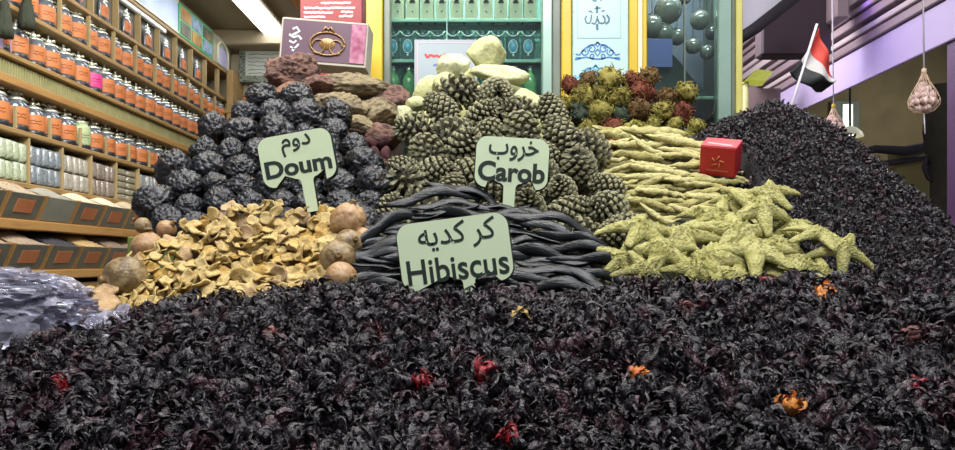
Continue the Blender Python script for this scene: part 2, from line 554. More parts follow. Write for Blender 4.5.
proto = None
jarrows = [(2.41, 'upper jar shelf', 2.90, 0.1225, 22), (2.20, 'shelf above the olive frieze', 2.82, 0.1215, 23),
           (1.88, 'shelf below the olive frieze', 2.82, 0.1225, 21)]
for z, nm, ys, dy, n in jarrows:
    for i in range(n):
        yy = ys + dy * i + R.uniform(-0.008, 0.008)
        if yy > Y1 - 0.1:
            break
        if z == 2.20 and i == 0:
            continue
        lab = 'orange-labelled jar, %s from the street end of the %s' % (ordw(i), nm)
        kw = None
        if z == 1.88 and i == 6:
            lab = 'pale green jar without an orange label on the jar shelf below the olive frieze'; kw = 'green'
        if z == 2.20 and i == 7:
            lab = 'dark jar with a small pink label on the shelf above the olive frieze'; kw = 'pink'
        g = 'orange-labelled jars along the wall'
        loc = (SX - 0.055, yy, z)
        rot = -0.62 + R.uniform(-0.12, 0.12)
        if proto is None:
            proto = o = make_jar(loc, lab, g, rot)
        else:
            o = copy_tree(proto)
            o.location = loc; o.rotation_euler = (0, 0, rot); o['label'] = lab
        s = R.uniform(0.96, 1.04)
        o.scale = (s, s, s * R.uniform(0.96, 1.03))
        if kw:
            mm = mat(kw + '_jar_side', ['#8fa878', '#b9c79c'] if kw == 'green' else ['#3a3d46', '#565a64'], 60, 0.3)
            m2 = mm if kw == 'green' else mat('pink_label', '#d23c86', rough=0.5)
            for ch in o.children:
                if ch.name.startswith('jar_body'):
                    ch.data = ch.data.copy(); ch.data.materials[0] = mm
                if ch.name.startswith('jar_label'):
                    ch.data = ch.data.copy(); ch.data.materials[0] = m2
# jars in the framed compartments above
M['pane_grey'] = mat('compartment_back', ['#5f625f', '#7b7e7a'], 20, 0.4)
for i in range(11):
    yy = 2.35 + 0.25 * i + 0.13
    if yy < 3.2:
        continue
    ubox('compartment_back', (SX - 0.048, yy - 0.118, 2.603), (SX - 0.042, yy + 0.122, 2.798), M['pane_grey'], 0.0)
    o = copy_tree(proto)
    o.location = (SX - 0.022, yy, 2.60); o.rotation_euler = (0, 0, 0.0); o.scale = (0.34, 0.9, 0.85)
    o['label'] = 'small orange-labelled jar alone in the %s framed compartment from the street end' % ordw(i - 4 if i > 4 else 0)
    o['group'] = 'jars in the framed compartments'

# packets on the bag shelf
secs = [('clear green', ['#8b9a80', '#b5c2a6', '#6f7f66']), ('blue-grey', ['#5c6670', '#8a959c', '#454d57']),
        ('pale grey', ['#8e8b80', '#b3b0a4', '#76736a']), ('brownish grey', ['#6f665e', '#958b80', '#5a524b']),
        ('dull olive', ['#6d6a5a', '#98947f', '#454338']), ('silver grey', ['#74777a', '#a2a5a5', '#5b5e60']),
        ('tan', ['#7d7462', '#a89e88', '#5f5848']), ('slate grey', ['#5b5f66', '#8a8e93', '#43474d']), ('beige', ['#8a8272', '#b0a894', '#6c6455'])]
pk = MB()
V, Fs = ico(3)
pv = []
for v in V:
    q = Vector([math.copysign(abs(c) ** 0.45, c) for c in v])
    q = Vector((q.x * 0.055, q.y * 0.024, q.z * 0.045))
    q += Vector((nz(v, 3.1), nz(v, 3.3, 5), nz(v, 2.9, 9))) * 0.005
    pv.append(q)
pk.add(pv, Fs)
for k, (cn, cols) in enumerate(secs):
    mm = mat('packet_' + cn.replace(' ', '_'), cols, 90, 0.18, 0.6, 120, rnd=0.3, spec=0.8, coat=0.3)
    me = pk.mesh('packet', mm)
    ya = 2.85 + 0.25 * k
    if ya > 5.0:
        break
    if k == 4:
        for c in range(2):
            for r_ in range(5):
                o = link('spice_packet', me, None, (SX - 0.07, ya + 0.068 + 0.115 * c, 1.668 + 0.036 * r_), (PI / 2 + R.uniform(-.05, .05), 0, R.uniform(-.1, .1)), (1, 1.15, 0.8))
                o.scale = (1, 0.80, 1.15)
                tag(o, 'flat %s packet, %s up in the %s stack of the stacked section' % (cn, ordw(r_), 'street-end' if c == 0 else 'back-end'), 'packet', 'flat packets in stacks')
        continue
    for r_ in range(2):
        for c in range(5):
            o = link('spice_packet', me, None, (SX - 0.065 + R.uniform(-.006, .006), ya + 0.03 + 0.0465 * c, 1.697 + 0.088 * r_),
                     (R.uniform(-.06, .06), R.uniform(-.06, .06), R.uniform(-.15, .15)), (1, 0.95, 1))
            tag(o, '%s plastic packet, %s from the street end of the %s layer in its compartment' % (cn, ordw(c), 'lower' if r_ == 0 else 'upper'), 'packet', cn + ' packets')

# bins
M['bin_pane'] = mat('bin_front', ['#55564e', '#6f7066'], 14, 0.25, spec=0.7)
M['bin_plain'] = mat('plain_bin_front', ['#75786e', '#8d9086'], 10, 0.3)
M['bin_label'] = mat('bin_label', ['#a8623a', '#b87c54'], 12, 0.6, rnd=0.3)
cont = [['#8a7a66', '#b7a78f', '#6d5f4e'], ['#8e8c80', '#a8a698'], ['#c9bfa2', '#ded6bc'], ['#cfc3a4', '#e2d8bf'], ['#b7a988', '#d0c4a4'], ['#a89878', '#c6b798']]
cont2 = [['#7a6a5a', '#a3927e', '#8f6f52'], ['#2c2a30', '#45434a'], ['#a48a5c', '#c4ab78'], ['#77685a', '#938472'], ['#96825e', '#b39f78'], ['#a08c6a', '#bba887']]
cname = ['brown and white shells', 'grey powder', 'cream powder', 'pale yellow powder', 'beige powder', 'light brown grain']
cname2 = ['mixed brown roots', 'black dried fruit', 'yellow-brown chips', 'grey-brown chips', 'tan chips', 'sandy chips']
for tier, (zb, cc, nn) in enumerate(((1.480, cont, cname), (1.265, cont2, cname2))):
    for i in range(7):
        ya = 2.565 + 0.245 * i + (0.03 if tier else 0)
        yb = ya + 0.239
        k = max(0, i - 1) % 6
        tname = 'upper' if tier == 0 else 'lower'
        e = empty('spice_bin', (SX - 0.045, (ya + yb) / 2, zb), 'slant-fronted wooden bin holding %s, %s along the %s tier' % (nn[k], ordw(i), tname), 'bin', 'slant-fronted spice bins')
        h = 0.5 * (yb - ya)
        x0, x1, z1 = 0.095, 0.145, 0.112
        # side walls (slanted front) and bottom
        mb = MB()
        for s in (-1, 1):
            ym, yn = (s * h, s * (h - 0.012)) if s > 0 else (-h, -h + 0.012)
            y_a, y_b = min(ym, yn), max(ym, yn)
            prof = [(-0.12, 0.001), (x0, 0.001), (x1, z1), (-0.12, z1 + 0.03)]
            Vv = [(p[0], y_a, p[1]) for p in prof] + [(p[0], y_b, p[1]) for p in prof]
            mb.add(Vv, [(0, 1, 2, 3), (7, 6, 5, 4), (0, 4, 5, 1), (1, 5, 6, 2), (2, 6, 7, 3), (3, 7, 4, 0)])
        mb.box((-0.12, -h + 0.012, 0.001), (x0, h - 0.012, 0.012))
        mb.build('bin_box', M['wood_orange'], e, False)
        dx, dz = (x1 - x0), z1
        nv = Vector((dz, 0, -dx)).normalized()

        def fpt(t, yy, off):
            return Vector((x0 + dx * t, yy, dz * t)) + nv * off
        def slab(t0, t1, ya_, yb_, o0, o1, name, m, par):
            b = MB()
            Vv = [fpt(t, q, o_) for o_ in (o0, o1) for t, q in ((t0, ya_), (t1, ya_), (t1, yb_), (t0, yb_))]
            b.add(Vv, [(0, 1, 2, 3), (7, 6, 5, 4), (0, 4, 5, 1), (1, 5, 6, 2), (2, 6, 7, 3), (3, 7, 4, 0)])
            return b.build(name, m, par, False)
        plain = (tier == 0 and i == 2)
        pane = slab(0.06, 0.96, -h + 0.013, h - 0.013, -0.006, 0.0, 'front_panel', M['bin_plain'] if plain else M['bin_pane'], e)
        if not plain:
            slab(0.28, 0.76, -h * 0.48, h * 0.48, 0.0005, 0.0025, 'bin_label', M['bin_label'], pane)
        # contents
        mm = mat('bin_contents', cc[k], 60 if 'powder' not in nn[k] else 10, 0.85, 0.6, 160, rnd=0)
        Vv, Ff = [], []
        G = 22
        powder = 'powder' in nn[k] or 'grain' in nn[k]
        for a in range(G + 1):
            for b in range(G + 1):
                u, v = a / G, b / G
                X = -0.115 + u * (0.115 + x1 - 0.012)
                Yy = -h + 0.014 + v * (2 * h - 0.028)
                Z = z1 - 0.010 + 0.085 * math.sin(PI * (0.03 + 0.60 * (1 - u))) * math.sin(PI * (0.22 + 0.56 * v))
                am = 0.003 if powder else 0.013
                Z += am * nz((X * 90, Yy * 90, tier * 9 + i * 3)) * min(1, 4 * (1 - u) + 0.3)
                Vv.append((X, Yy, Z))
        for a in range(G):
            for b in range(G):
                Ff.append((a * (G + 1) + b, (a + 1) * (G + 1) + b, (a + 1) * (G + 1) + b + 1, a * (G + 1) + b + 1))
        ring = [a * (G + 1) for a in range(G + 1)] + [G * (G + 1) + b for b in range(1, G + 1)] + [a * (G + 1) + G for a in range(G - 1, -1, -1)] + [b for b in range(G - 1, 0, -1)]
        n0 = len(Vv)
        for q in ring:
            x, yq, zq = Vv[q]
            Vv.append((min(x, x0 - 0.012), yq, 0.014))
        L_ = len(ring)
        for q in range(L_):
            Ff.append((ring[q], ring[(q + 1) % L_], n0 + (q + 1) % L_, n0 + q))
        Ff.append(tuple(range(n0, n0 + L_)))
        o = MB().add(Vv, Ff).build('spice_heap', mm, None, True, e.location)
        tag(o, 'heap of %s filling the %s bin along the %s tier' % (nn[k], ordw(i), tname), 'spice heap', None, 'stuff')

# tassels and lilac carton at the street end of the jar rows
M['tassel'] = mat('dark_tassel', ['#20281c', '#353c2c'], 60, 0.8, 0.6, 200, stretch=(3, 3, 0.3))
for i, (px, py) in enumerate(((7, 0), (29, -6))):
    yv = 2.0 * F / (CX - px) - 0.06
    p = P(px, py, yv); p.x = SX + 0.03
    e = empty('tassel', p, 'dark green cloth tassel hanging before the jars, %s' % ('over the lilac carton' if i == 0 else 'second from the street end'), 'tassel', 'dark tassels on the shelf edge')
    MB().tube([(-0.032, 0, 0.03), (0, 0, 0.025), (0, 0, -0.02)], 0.005, 6).build('cord', M['tassel'], e)
    b = MB().lathe([(0.004, 0.0), (0.018, -0.012), (0.016, -0.035), (0.022, -0.05), (0.030, -0.12), (0.032, -0.155), (0.0, -0.15)], 18)
    for k_, v in enumerate(b.v):
        an = math.atan2(v.y, v.x)
        v.x *= 1 + 0.15 * math.sin(7 * an); v.y *= 1 + 0.15 * math.sin(7 * an)
    b.build('skirt', M['tassel'], e)
o = MB().box((-0.05, -0.055, 0), (0.05, 0.055, 0.13), bev=0.003).build('carton', mat('lilac_card', ['#9f86b8', '#b59fca'], 8, 0.5), None, False, (SX - 0.056, 2.92, 2.20))
tag(o, 'lilac carton at the street end of the shelf above the olive frieze', 'carton')


# ------------------------------------------------------------------ posters above the shelving
def wall_poster(name, y0, y1, z0, z1, m, label):
    e = empty(name, (SX - 0.005, (y0 + y1) / 2, z0), label, 'poster')
    h = (y1 - y0) / 2
    MB().box((-0.02, -h, 0.001), (0.0, h, z1 - z0), bev=0.003).build('print', m, e, False)
    return e, h


M['p_blue'] = mat('pale_blue_print', ['#5a4a78', '#a9bcdc', '#c4d4ea', '#9ab4dc'], 3.5, 0.4, detail=2)
M['p_green'] = mat('green_print', ['#2c9a5c', '#66c890'], 4, 0.4)
M['p_win'] = mat('grey_print', ['#6f7a6a', '#a8aa92', '#86806a'], 8, 0.5)
for nm in ((3.7, 4.62, 'p_blue', 'pale blue wall poster with a dark violet patch above the shelving'),):
    e, h = wall_poster('wall_poster', nm[0], nm[1], 2.83, 3.05, M[nm[2]], nm[3])
    MB().box((0.0, -h, 0.0), (0.006, h, 0.012)).box((0.0, -h, 0.205), (0.006, h, 0.219)).build('edge_strip', M['cream'], e, False)
e, h = wall_poster('wall_poster', 4.64, 5.22, 2.83, 3.05, M['p_green'], 'green wall poster with a grid of small pictures above the shelving')
for a in range(3):
    for b in range(2):
        cm = mat('small_picture', [['#2d3a3a', '#8a7a50'], ['#c8a050', '#7a3a2a'], ['#3a5a8a', '#b0c0d0']][(a + b) % 3], 14, 0.5)
        MB().box((0.0005, -h + 0.02 + a * 0.19, 0.016 + b * 0.1), (0.004, -h + 0.18 + a * 0.19, 0.10 + b * 0.1)).build('small_picture', cm, e, False)
e, h = wall_poster('wall_poster', 5.25, 5.6, 2.83, 3.05, M['p_win'], 'grey wall poster of an arched window at the back corner')
arch = [(0.004, -0.1 + 0.0, 0.0)]
pts = [(0.004, -0.11, 0.01), (0.004, -0.11, 0.12)] + [(0.004, -0.11 * math.cos(t), 0.12 + 0.07 * math.sin(t)) for t in np.linspace(0.1, PI - 0.1, 9)] + [(0.004, 0.11, 0.12), (0.004, 0.11, 0.01)]
MB().tube(pts, 0.008, 6).build('arch_outline', M['cream'], e)
MB().box((0.0005, -0.09, 0.01), (0.003, 0.09, 0.14)).build('window_light', mat('pale_lilac_print', ['#a9a6c4', '#c3c0d8'], 6, 0.5), e, False)

# ------------------------------------------------------------------ back wall: framed text panel and shelves
bs = empty('back_shelving', (-1.2, 5.58, 0), 'wooden shelf frame on the back wall beneath the framed panel', 'shelving')
MB().box((-1.05, -0.12, 2.48), (1.0, 0.14, 2.51), bev=0.004).build('shelf', M['wood'], bs, False)
MB().box((-1.05, -0.12, 2.16), (1.0, 0.14, 2.19), bev=0.004).build('shelf', M['wood'], bs, False)
for x in (-0.79, 0.2):
    MB().box((x, -0.115, 1.2), (x + 0.05, 0.14, 2.82), bev=0.004).build('upright', M['wood'], bs, False)
MB().box((-1.05, 0.125, 1.2), (1.0, 0.14, 2.48)).build('back_panel', M['wood_back'], bs, False)
p0, p1 = P(238, 82, 5.6), P(300, 45, 5.6)
fp = empty('framed_panel', ((p0.x + p1.x) / 2, 5.62, p0.z), 'pale panel of dark script in an ornate black frame on the back wall', 'picture')
hw, hh = (p1.x - p0.x) / 2, p1.z - p0.z
MB().box((-hw, 0, 0.004), (hw, 0.03, hh), bev=0.004).build('frame', mat('ornate_frame', ['#3a4238', '#7c8474', '#2f352e'], 45, 0.6, contrast=2), fp, False)
MB().box((-hw + 0.055, -0.004, 0.055), (hw - 0.055, -0.001, hh - 0.045)).build('page', mat('grey_page', ['#9ea398', '#b2b7ab'], 8, 0.6), fp, False)
b = MB()
for r_ in range(6):
    zz = 0.075 + r_ * (hh - 0.13) / 5.5
    b.tube([(-hw + 0.08 + q * (2 * hw - 0.16) / 22, -0.006, zz + R.uniform(-.006, .006)) for q in range(23)], 0.0025, 4)
b.build('script', mat('grey_script', '#6a6f66', rough=0.7), fp)
o = copy_tree(proto)
o.location = tuple(P(250, 107, 5.52)); o.location.z = 2.511
o.rotation_euler = (0, 0, -PI / 2); o.scale = (1.15, 1.15, 1.0)
o['label'] = 'wide orange-labelled jar alone on the back wall shelf under the framed panel'
o['group'] = 'jar on the back wall'

# ------------------------------------------------------------------ glass cabinets at the back of the stall
CY = 2.75


def X(px, y=CY):
    return (px - CX) * y / F


def Z(py, y=CY):
    return CAMZ + (HY - py) * y / F


def wbox(e, name, px0, px1, z0, z1, y0, y1, m, bev=0.004):
    l = e.location
    return MB().box((X(px0) - l.x, y0 - l.y, z0 - l.z), (X(px1) - l.x, y1 - l.y, z1 - l.z), bev=bev).build(name, m, e, False)


cab = empty('display_cabinet', (X(458), CY, 0.0), 'glass-fronted cabinet with yellow posts holding perfume boxes and blue-badged bottles', 'cabinet')
wbox(cab, 'yellow_post', 365, 383, 0, 2.7, CY - 0.02, CY + 0.06, M['yellow'])
wbox(cab, 'yellow_post', 561, 571, 0, 2.7, CY - 0.02, CY + 0.06, M['yellow'])
wbox(cab, 'frame', 383.2, 390.5, 0, 2.7, CY, CY + 0.05, M['dark_alu'])
wbox(cab, 'frame', 542, 552, 0, 2.7, CY - 0.012, CY + 0.05, M['alu'])
wbox(cab, 'frame', 552.2, 560.8, 0, 2.7, CY, CY + 0.05, M['dark_alu'])
wbox(cab, 'back_panel', 366, 562, 0.0, 2.7, CY + 0.32, CY + 0.34, M['teal'])
wbox(cab, 'side_panel', 384, 388, 0.0, 2.7, CY + 0.052, CY + 0.318, M['teal'])
wbox(cab, 'side_panel', 556, 560, 0.0, 2.7, CY + 0.052, CY + 0.318, M['teal'])
wbox(cab, 'top_panel', 366, 562, 2.7, 2.73, CY, CY + 0.34, M['alu'])
SH = [Z(22.5, CY + 0.1), Z(62.5, CY + 0.1), Z(103, CY + 0.1)]
for z in SH:
    wbox(cab, 'shelf', 389, 555, z - 0.010, z, CY + 0.062, CY + 0.315, M['glass'], 0.0)
    wbox(cab, 'shelf_edge', 389, 555, z - 0.014, z, CY + 0.053, CY + 0.061, M['alu'], 0.002)
gp = wbox(cab, 'glass_pane', 391, 541.5, 0.9, 2.69, CY + 0.012, CY + 0.018, M['glass'], 0.0)
wbox(cab, 'pane_joint', 446.3, 447.2, 0.9, 2.69, CY + 0.009, CY + 0.021, M['teal'], 0.0)

# perfume boxes
M['pbox'] = mat('perfume_card', ['#a9a58a', '#bdb99e'], 12, 0.5, rnd=0.4)
M['emblem'] = mat('dark_emblem', '#4a4640', rough=0.5)
bw = X(14) - X(0)
bx0 = MB().box((-bw * 0.47, -0.03, 0), (bw * 0.47, 0.03, 0.17), bev=0.002)
em = MB()
em.tube([(0, -0.031, 0.075), (0.001, -0.031, 0.10), (-0.003, -0.031, 0.115)], [0.009, 0.007, 0.004], 8, flat=1.0)
em.lathe([(0.0, 0.0), (0.005, 0.003), (0.0, 0.012)], 10, M=Matrix.Translation((0.004, -0.031, 0.118)))
em.tube([(-0.012, -0.0305, 0.072), (0.012, -0.0305, 0.072)], 0.004, 6)
dt = MB().tube([(-0.003, -0.0305, 0.035), (0.003, -0.0305, 0.035)], 0.003, 6)
bm1, bm2, bm3 = bx0.mesh('carton', M['pbox'], False), em.mesh('emblem', M['emblem']), dt.mesh('dot_mark', M['emblem'])
for i in range(10):
    e = empty('perfume_box', (X(398.5 + 14.6 * i, CY + 0.1), CY + 0.10, SH[0]), 'cream perfume box with dark emblem, %s from the yellow post in the cabinet' % ordw(i), 'box', 'perfume boxes in the cabinet')
    link('carton', bm1, e); link('emblem', bm2, e); link('dot_mark', bm3, e)

# bottles with blue oval badge and white chain
M['bott'] = mat('dark_green_bottle', ['#2f4a50', '#46646a'], 20, 0.2, coat=0.4, rnd=0.3)
M['oval'] = mat('blue_badge', ['#4a8ab0', '#7ab4d0'], 30, 0.3)
M['oval_rim'] = mat('silver_rim', ['#b8c4c0', '#d6e0da'], 30, 0.3, metal=0.5)
M['green_bott'] = mat('green_glass_bottle', ['#3f7a50', '#7fb878', '#2f5c42'], 18, 0.15, coat=0.5, rnd=0.3)
s = 0.001 * 4.1
bo = MB().box((-6.6 * s, -0.026, 0), (6.6 * s, 0.026, 25 * s), bev=0.004)
bc = MB().lathe([(0, 25 * s), (3.6 * s, 25 * s), (4.2 * s, 27 * s), (4.0 * s, 31 * s), (0, 31.5 * s)], 14)
ov = MB().lathe([(0, 0.003), (3.6 * s, 0.002), (3.8 * s, 0.0)], 20, M=Matrix.Translation((0, -0.027, 14 * s)) @ Matrix.Rotation(PI / 2, 4, 'X') @ Matrix.Diagonal((1, 1.55, 1, 1)))
rm = MB().tube([(4.4 * s * math.cos(t), -0.028, 14 * s + 6.6 * s * math.sin(t)) for t in np.linspace(0, 2 * PI, 25)], 0.0026, 6)
dr = MB().lathe([(0, 0), (0.006, 0.004), (0.004, 0.011), (0, 0.014)], 8, M=Matrix.Translation((0, -0.03, 3.5 * s)))
bm_ = [bo.mesh('glass_body', M['bott'], False), bc.mesh('cap', M['bott']), ov.mesh('oval_badge', M['oval']), rm.mesh('badge_rim', M['oval_rim']), dr.mesh('droplet', M['oval_rim'])]
for i in range(10):
    px = 393.5 + 14.9 * i
    e = empty('perfume_bottle', (X(px, CY + 0.1), CY + 0.10, SH[1]), 'blue-badged bottle, %s from the yellow post on the middle cabinet shelf' % ordw(i), 'bottle', 'blue-badged bottles in the cabinet')
    for nm, me in zip(('glass_body', 'cap', 'oval_badge', 'badge_rim', 'droplet'), bm_):
        link(nm, me, e)
    # silver swag on the neck
    b = MB().tube([(t * 7.0 * s, -0.03, (29.0 - 5 * (1 - t * t)) * s) for t in np.linspace(-1, 1, 9)], 0.0030, 5)
    b.build('neck_swag', M['oval_rim'], e)
for i, px in enumerate((393.5, 409, 424, 440, 456, 472, 500, 515, 530)):
    e = empty('oil_bottle', (X(px, CY + 0.09), CY + 0.09, SH[2]), 'green glass bottle, %s from the yellow post on the lower cabinet shelf' % ordw(i), 'bottle', 'green bottles on the lower cabinet shelf')
    MB().lathe([(0, 0), (0.025, 0), (0.027, 0.005), (0.027, 0.09), (0.021, 0.11), (0.009, 0.12), (0.009, 0.135)], 16).build('glass_body', M['green_bott'], e)
    MB().lathe([(0.011, 0.130), (0.011, 0.148), (0, 0.149)], 12).build('cap', M['oval_rim'], e)


# flat printed strokes
def stroke2(b, pts, wd, y, mi=0):
    """flat ink stroke in the XZ plane at depth y; wd list or number"""
    n = len(pts)
    if not hasattr(wd, '__len__'):
        wd = [wd] * n
    V, Fs = [], []
    for i, (x, z) in enumerate(pts):
        a, c = pts[max(0, i - 1)], pts[min(n - 1, i + 1)]
        d = Vector((c[0] - a[0], c[1] - a[1])).normalized()
        nx, nz_ = -d.y * wd[i] / 2, d.x * wd[i] / 2
        V += [(x + nx, y, z + nz_), (x - nx, y, z - nz_)]
    for i in range(n - 1):
        Fs.append((2 * i, 2 * i + 1, 2 * i + 3, 2 * i + 2))
    b.add(V, Fs, mi)


def squiggle(x0, x1, z, amp, n=24, seed=1):
    r = random.Random(seed)
    return [(x0 + (x1 - x0) * i / n, z + r.uniform(-amp, amp)) for i in range(n + 1)]


# white notice sheet inside the cabinet
sh = empty('notice_sheet', (X(446), CY - 0.03, Z(112)), 'white notice with red and blue script standing behind the sulphur blocks', 'notice')
hw_ = X(446) - X(415)
hz = Z(42) - Z(112)
MB().box((-hw_, 0, 0), (hw_, 0.004, hz), bev=0.001).build('sheet', mat('notice_paper', ['#86959c', '#929fa4'], 4, 0.5), sh, False)
b = MB()
stroke2(b, squiggle(-hw_ + 0.04, hw_ - 0.05, hz - 0.065, 0.006, 30, 2), 0.009, -0.001)
stroke2(b, squiggle(-hw_ + 0.11, hw_ - 0.08, hz - 0.150, 0.006, 16, 3), 0.010, -0.001)
b.build('red_script', mat('red_ink', '#b8323a', rough=0.6), sh, False)
b = MB()
stroke2(b, squiggle(-hw_ + 0.075, hw_ - 0.05, hz - 0.098, 0.005, 26, 4), 0.007, -0.001)
stroke2(b, squiggle(-hw_ + 0.09, hw_ - 0.07, hz - 0.122, 0.005, 20, 5), 0.006, -0.001)
b.build('blue_script', mat('blue_ink', '#4a62a8', rough=0.6), sh, False)
b = MB()
q = 0.012
for z_ in (hz - q, q):
    stroke2(b, [(-hw_ + q, z_), (hw_ - q, z_)], 0.003, -0.001)
for x_ in (-hw_ + q, hw_ - q):
    stroke2(b, [(x_, q), (x_, hz - q)], 0.003, -0.001)
b.build('pink_border', mat('pink_ink', '#d8a8b4', rough=0.6), sh, False)

# poster panel between the cabinets
pan = empty('poster_panel', (X(600), CY, 0), 'tall pale panel with blue ornaments and script, framed in yellow, between the cabinets', 'panel')
wbox(pan, 'board', 572, 628, 0, 2.7, CY - 0.012, CY + 0.03, mat('pale_print', ['#a4c2c0', '#b0ccc8'], 2, 0.35))
wbox(pan, 'yellow_edge', 628.2, 637, 0, 2.7, CY - 0.02, CY + 0.05, M['yellow'])
wbox(pan, 'cream_edge', 637.2, 641.5, 0, 2.7, CY - 0.02, CY + 0.05, M['cream'])
wbox(pan, 'ochre_edge', 641.7, 646, 0, 2.7, CY - 0.02, CY + 0.05, M['yellow'])
px_m = CY / F


def P2(px, py):
    return (X(px) - X(600), Z(py))


def orn(cx, cy, sc, m, name):
    b = MB()
    yv = -0.0135
    def c(pts, wd):
        stroke2(b, [P2(cx + sc * x, cy - sc * y) for x, y in pts], wd * px_m, yv)
    for s_ in (-1, 1):
        for (ox, oy, r0, turns, a0) in ((6, 4, 4.6, 1.25, 0.4), (13, 1, 4.0, 1.2, 2.4), (5, -3, 3.0, 1.1, 4.2)):
            pts = []
            for k in range(26):
                t = k / 25
                an = a0 + turns * 2 * PI * t
                rr = r0 * (1 - 0.75 * t)
                pts.append((s_ * (ox + rr * math.cos(an)), oy + rr * math.sin(an)))
            c(pts, 1.2)
        c([(s_ * x, yy) for x, yy in ((0, 11), (2.5, 8.5), (6, 8), (9, 6), (12, 5), (16, 1), (18, -2), (22, -1))], 1.4)
        c([(s_ * x, yy) for x, yy in ((0, -6), (5, -5.5), (11, -4), (17, -5), (22, -4.5))], 1.4)
        c([(s_ * x, yy) for x, yy in ((17, -5), (20, -6), (22.5, -6.2))], 1.6)
    c([(0, 11), (-1.8, 8.5), (0, 6), (1.8, 8.5), (0, 11)], 1.3)
    c([(0, 4), (-2.6, 0.5), (0, -3), (2.6, 0.5), (0, 4)], 1.4)
    b.build(name, m, pan, False)


M['blue_orn'] = mat('blue_print', '#2f74b4', rough=0.5)
M['sky_orn'] = mat('sky_blue_print', '#52b0e0', rough=0.5)
orn(597, 54, 1.0, M['blue_orn'], 'ornament')
orn(595, 77, 1.0, M['sky_orn'], 'ornament')
b = MB()
for pts, wd in (([(586, 17), (584.5, 20), (586, 24), (589, 24.5), (590.5, 21), (591, 16)], 1.2), ([(591, 24), (594, 25), (596, 22), (597, 17)], 1.3),
                ([(597, 20), (598.5, 24), (602, 24.5), (604.5, 23), (604, 19), (602, 16.5)], 1.6), ([(606, 16), (608.5, 19), (608, 23), (605, 25)], 1.8),
                ([(596.5, 7), (596.5, 14)], 2.0), ([(596.5, 25), (596.8, 31)], 2.2), ([(588, 13), (590, 12), (592, 14)], 1.0), ([(601, 12.5), (604, 11.5)], 1.2),
                ([(592, 1), (594, 2.5), (596, 1)], 1.2), ([(599, 0), (601, 1.5)], 1.2), ([(594, 9.5), (600, 9)], 1.0)):
    stroke2(b, [P2(*p) for p in pts], wd * px_m, -0.0135)
b.build('calligraphy', mat('dark_teal_print', '#3a6478', rough=0.5), pan, False)
b = MB()
for pts in ([(577, -5), (577, 39)], [(577, 39), (620, 39)], [(620, 39), (620, -5)]):
    stroke2(b, [P2(*p) for p in pts], 0.6 * px_m, -0.0135)
b.build('panel_line', mat('grey_print_line', '#8fb4b0', rough=0.5), pan, False)

# cabinet with glass globes
gc = empty('display_cabinet', (X(690), CY, 0), 'glass cabinet of round glass globes beside the dark hibiscus mound', 'cabinet')
wbox(gc, 'frame', 718, 731, 0, 2.7, CY - 0.01, CY + 0.05, M['alu'])
wbox(gc, 'frame', 731.2, 734.5, 0, 2.7, CY - 0.012, CY + 0.05, M['dark_alu'])
wbox(gc, 'edge_strip', 734.7, 741, 0, 2.7, CY - 0.02, CY + 0.05, mat('yellow_green_trim', ['#b0aa54', '#c6c070'], 5, 0.45))
wbox(gc, 'back_panel', 646, 740, 0.0, 2.7, CY + 0.33, CY + 0.35, mat('blue_grey_back', ['#5c6270', '#7a8090'], 2.5, 0.5))
wbox(gc, 'side_panel', 730, 736, 0.0, 2.7, CY + 0.052, CY + 0.328, M['dark_alu'])
wbox(gc, 'shelf', 647, 729, 1.96, 1.975, CY + 0.055, CY + 0.325, M['alu'])
wbox(gc, 'glass_pane', 646.3, 717.5, 0.9, 2.69, CY + 0.012, CY + 0.018, M['glass'], 0.0)
wbox(gc, 'pane_joint', 685, 686, 0.9, 2.69, CY + 0.008, CY + 0.022, M['dark_alu'], 0.0)
M['globe'] = mat('smoky_glass', ['#6a6864', '#8c8a84', '#5a5860'], 12, 0.08, spec=0.9, coat=0.6, rnd=0.4)
M['globe_top'] = mat('globe_cap', '#3a3c42', rough=0.4)
gl = [(668, 10, 14, 'topmost large'), (652, 27, 12, 'large, against the yellow edge'), (664, 33, 9.5, 'middle-sized, between two larger ones'), (677, 37, 8.5, 'small, at the end of the slanting row'),
      (700, 20, 10, 'beside the pane joint'), (693, 46, 8, 'small, below the pane joint globe'), (707, 52, 7.5, 'smallest, lowest'), (683, -4, 9, 'cut by the top edge'), (712, 33, 7, 'small, next to the frame')]
for px, py, r_, d in gl:
    yv = CY + 0.13
    rad = r_ * yv / F
    c = P(px, py, yv)
    e = empty('glass_globe', c, 'smoky glass globe in the cabinet, %s' % d, 'globe', 'glass globes in the cabinet')
    MB().lathe([(max(0.0005, rad * math.sin(t)), -rad * math.cos(t)) for t in np.linspace(0, PI * 0.9, 14)], 20).build('globe', M['globe'], e)
    MB().lathe([(rad * 0.33, rad * 0.9), (rad * 0.36, rad * 1.02), (rad * 0.2, rad * 1.1), (0.0005, rad * 1.12)], 14).build('cap', M['globe_top'], e)
    MB().tube([(0, 0, rad * 1.1), (0, 0, 2.7 - c.z)], 0.0015, 5).build('cord', M['globe_top'], e)
e = MB().box((-0.055, 0, 0), (0.055, 0.003, 0.115), bev=0.001).build('leaflet', mat('violet_blue_card', ['#5a62a8', '#6f78ba'], 5, 0.5), None, False, P(659, 67, CY + 0.05))
tag(e, 'violet-blue card inside the globe cabinet below the globes', 'card')
cl = MB()
Vv, Ff = [], []
for a in range(13):
    for b_ in range(9):
        u, v = a / 12, b_ / 8
        Vv.append((-0.14 + 0.26 * u, 0.02 + 0.2 * v, 0.20 - 0.17 * max(0, (u - 0.35)) / 0.65 * 1.0 - 0.01 * math.sin(9 * u) * math.cos(7 * v)))
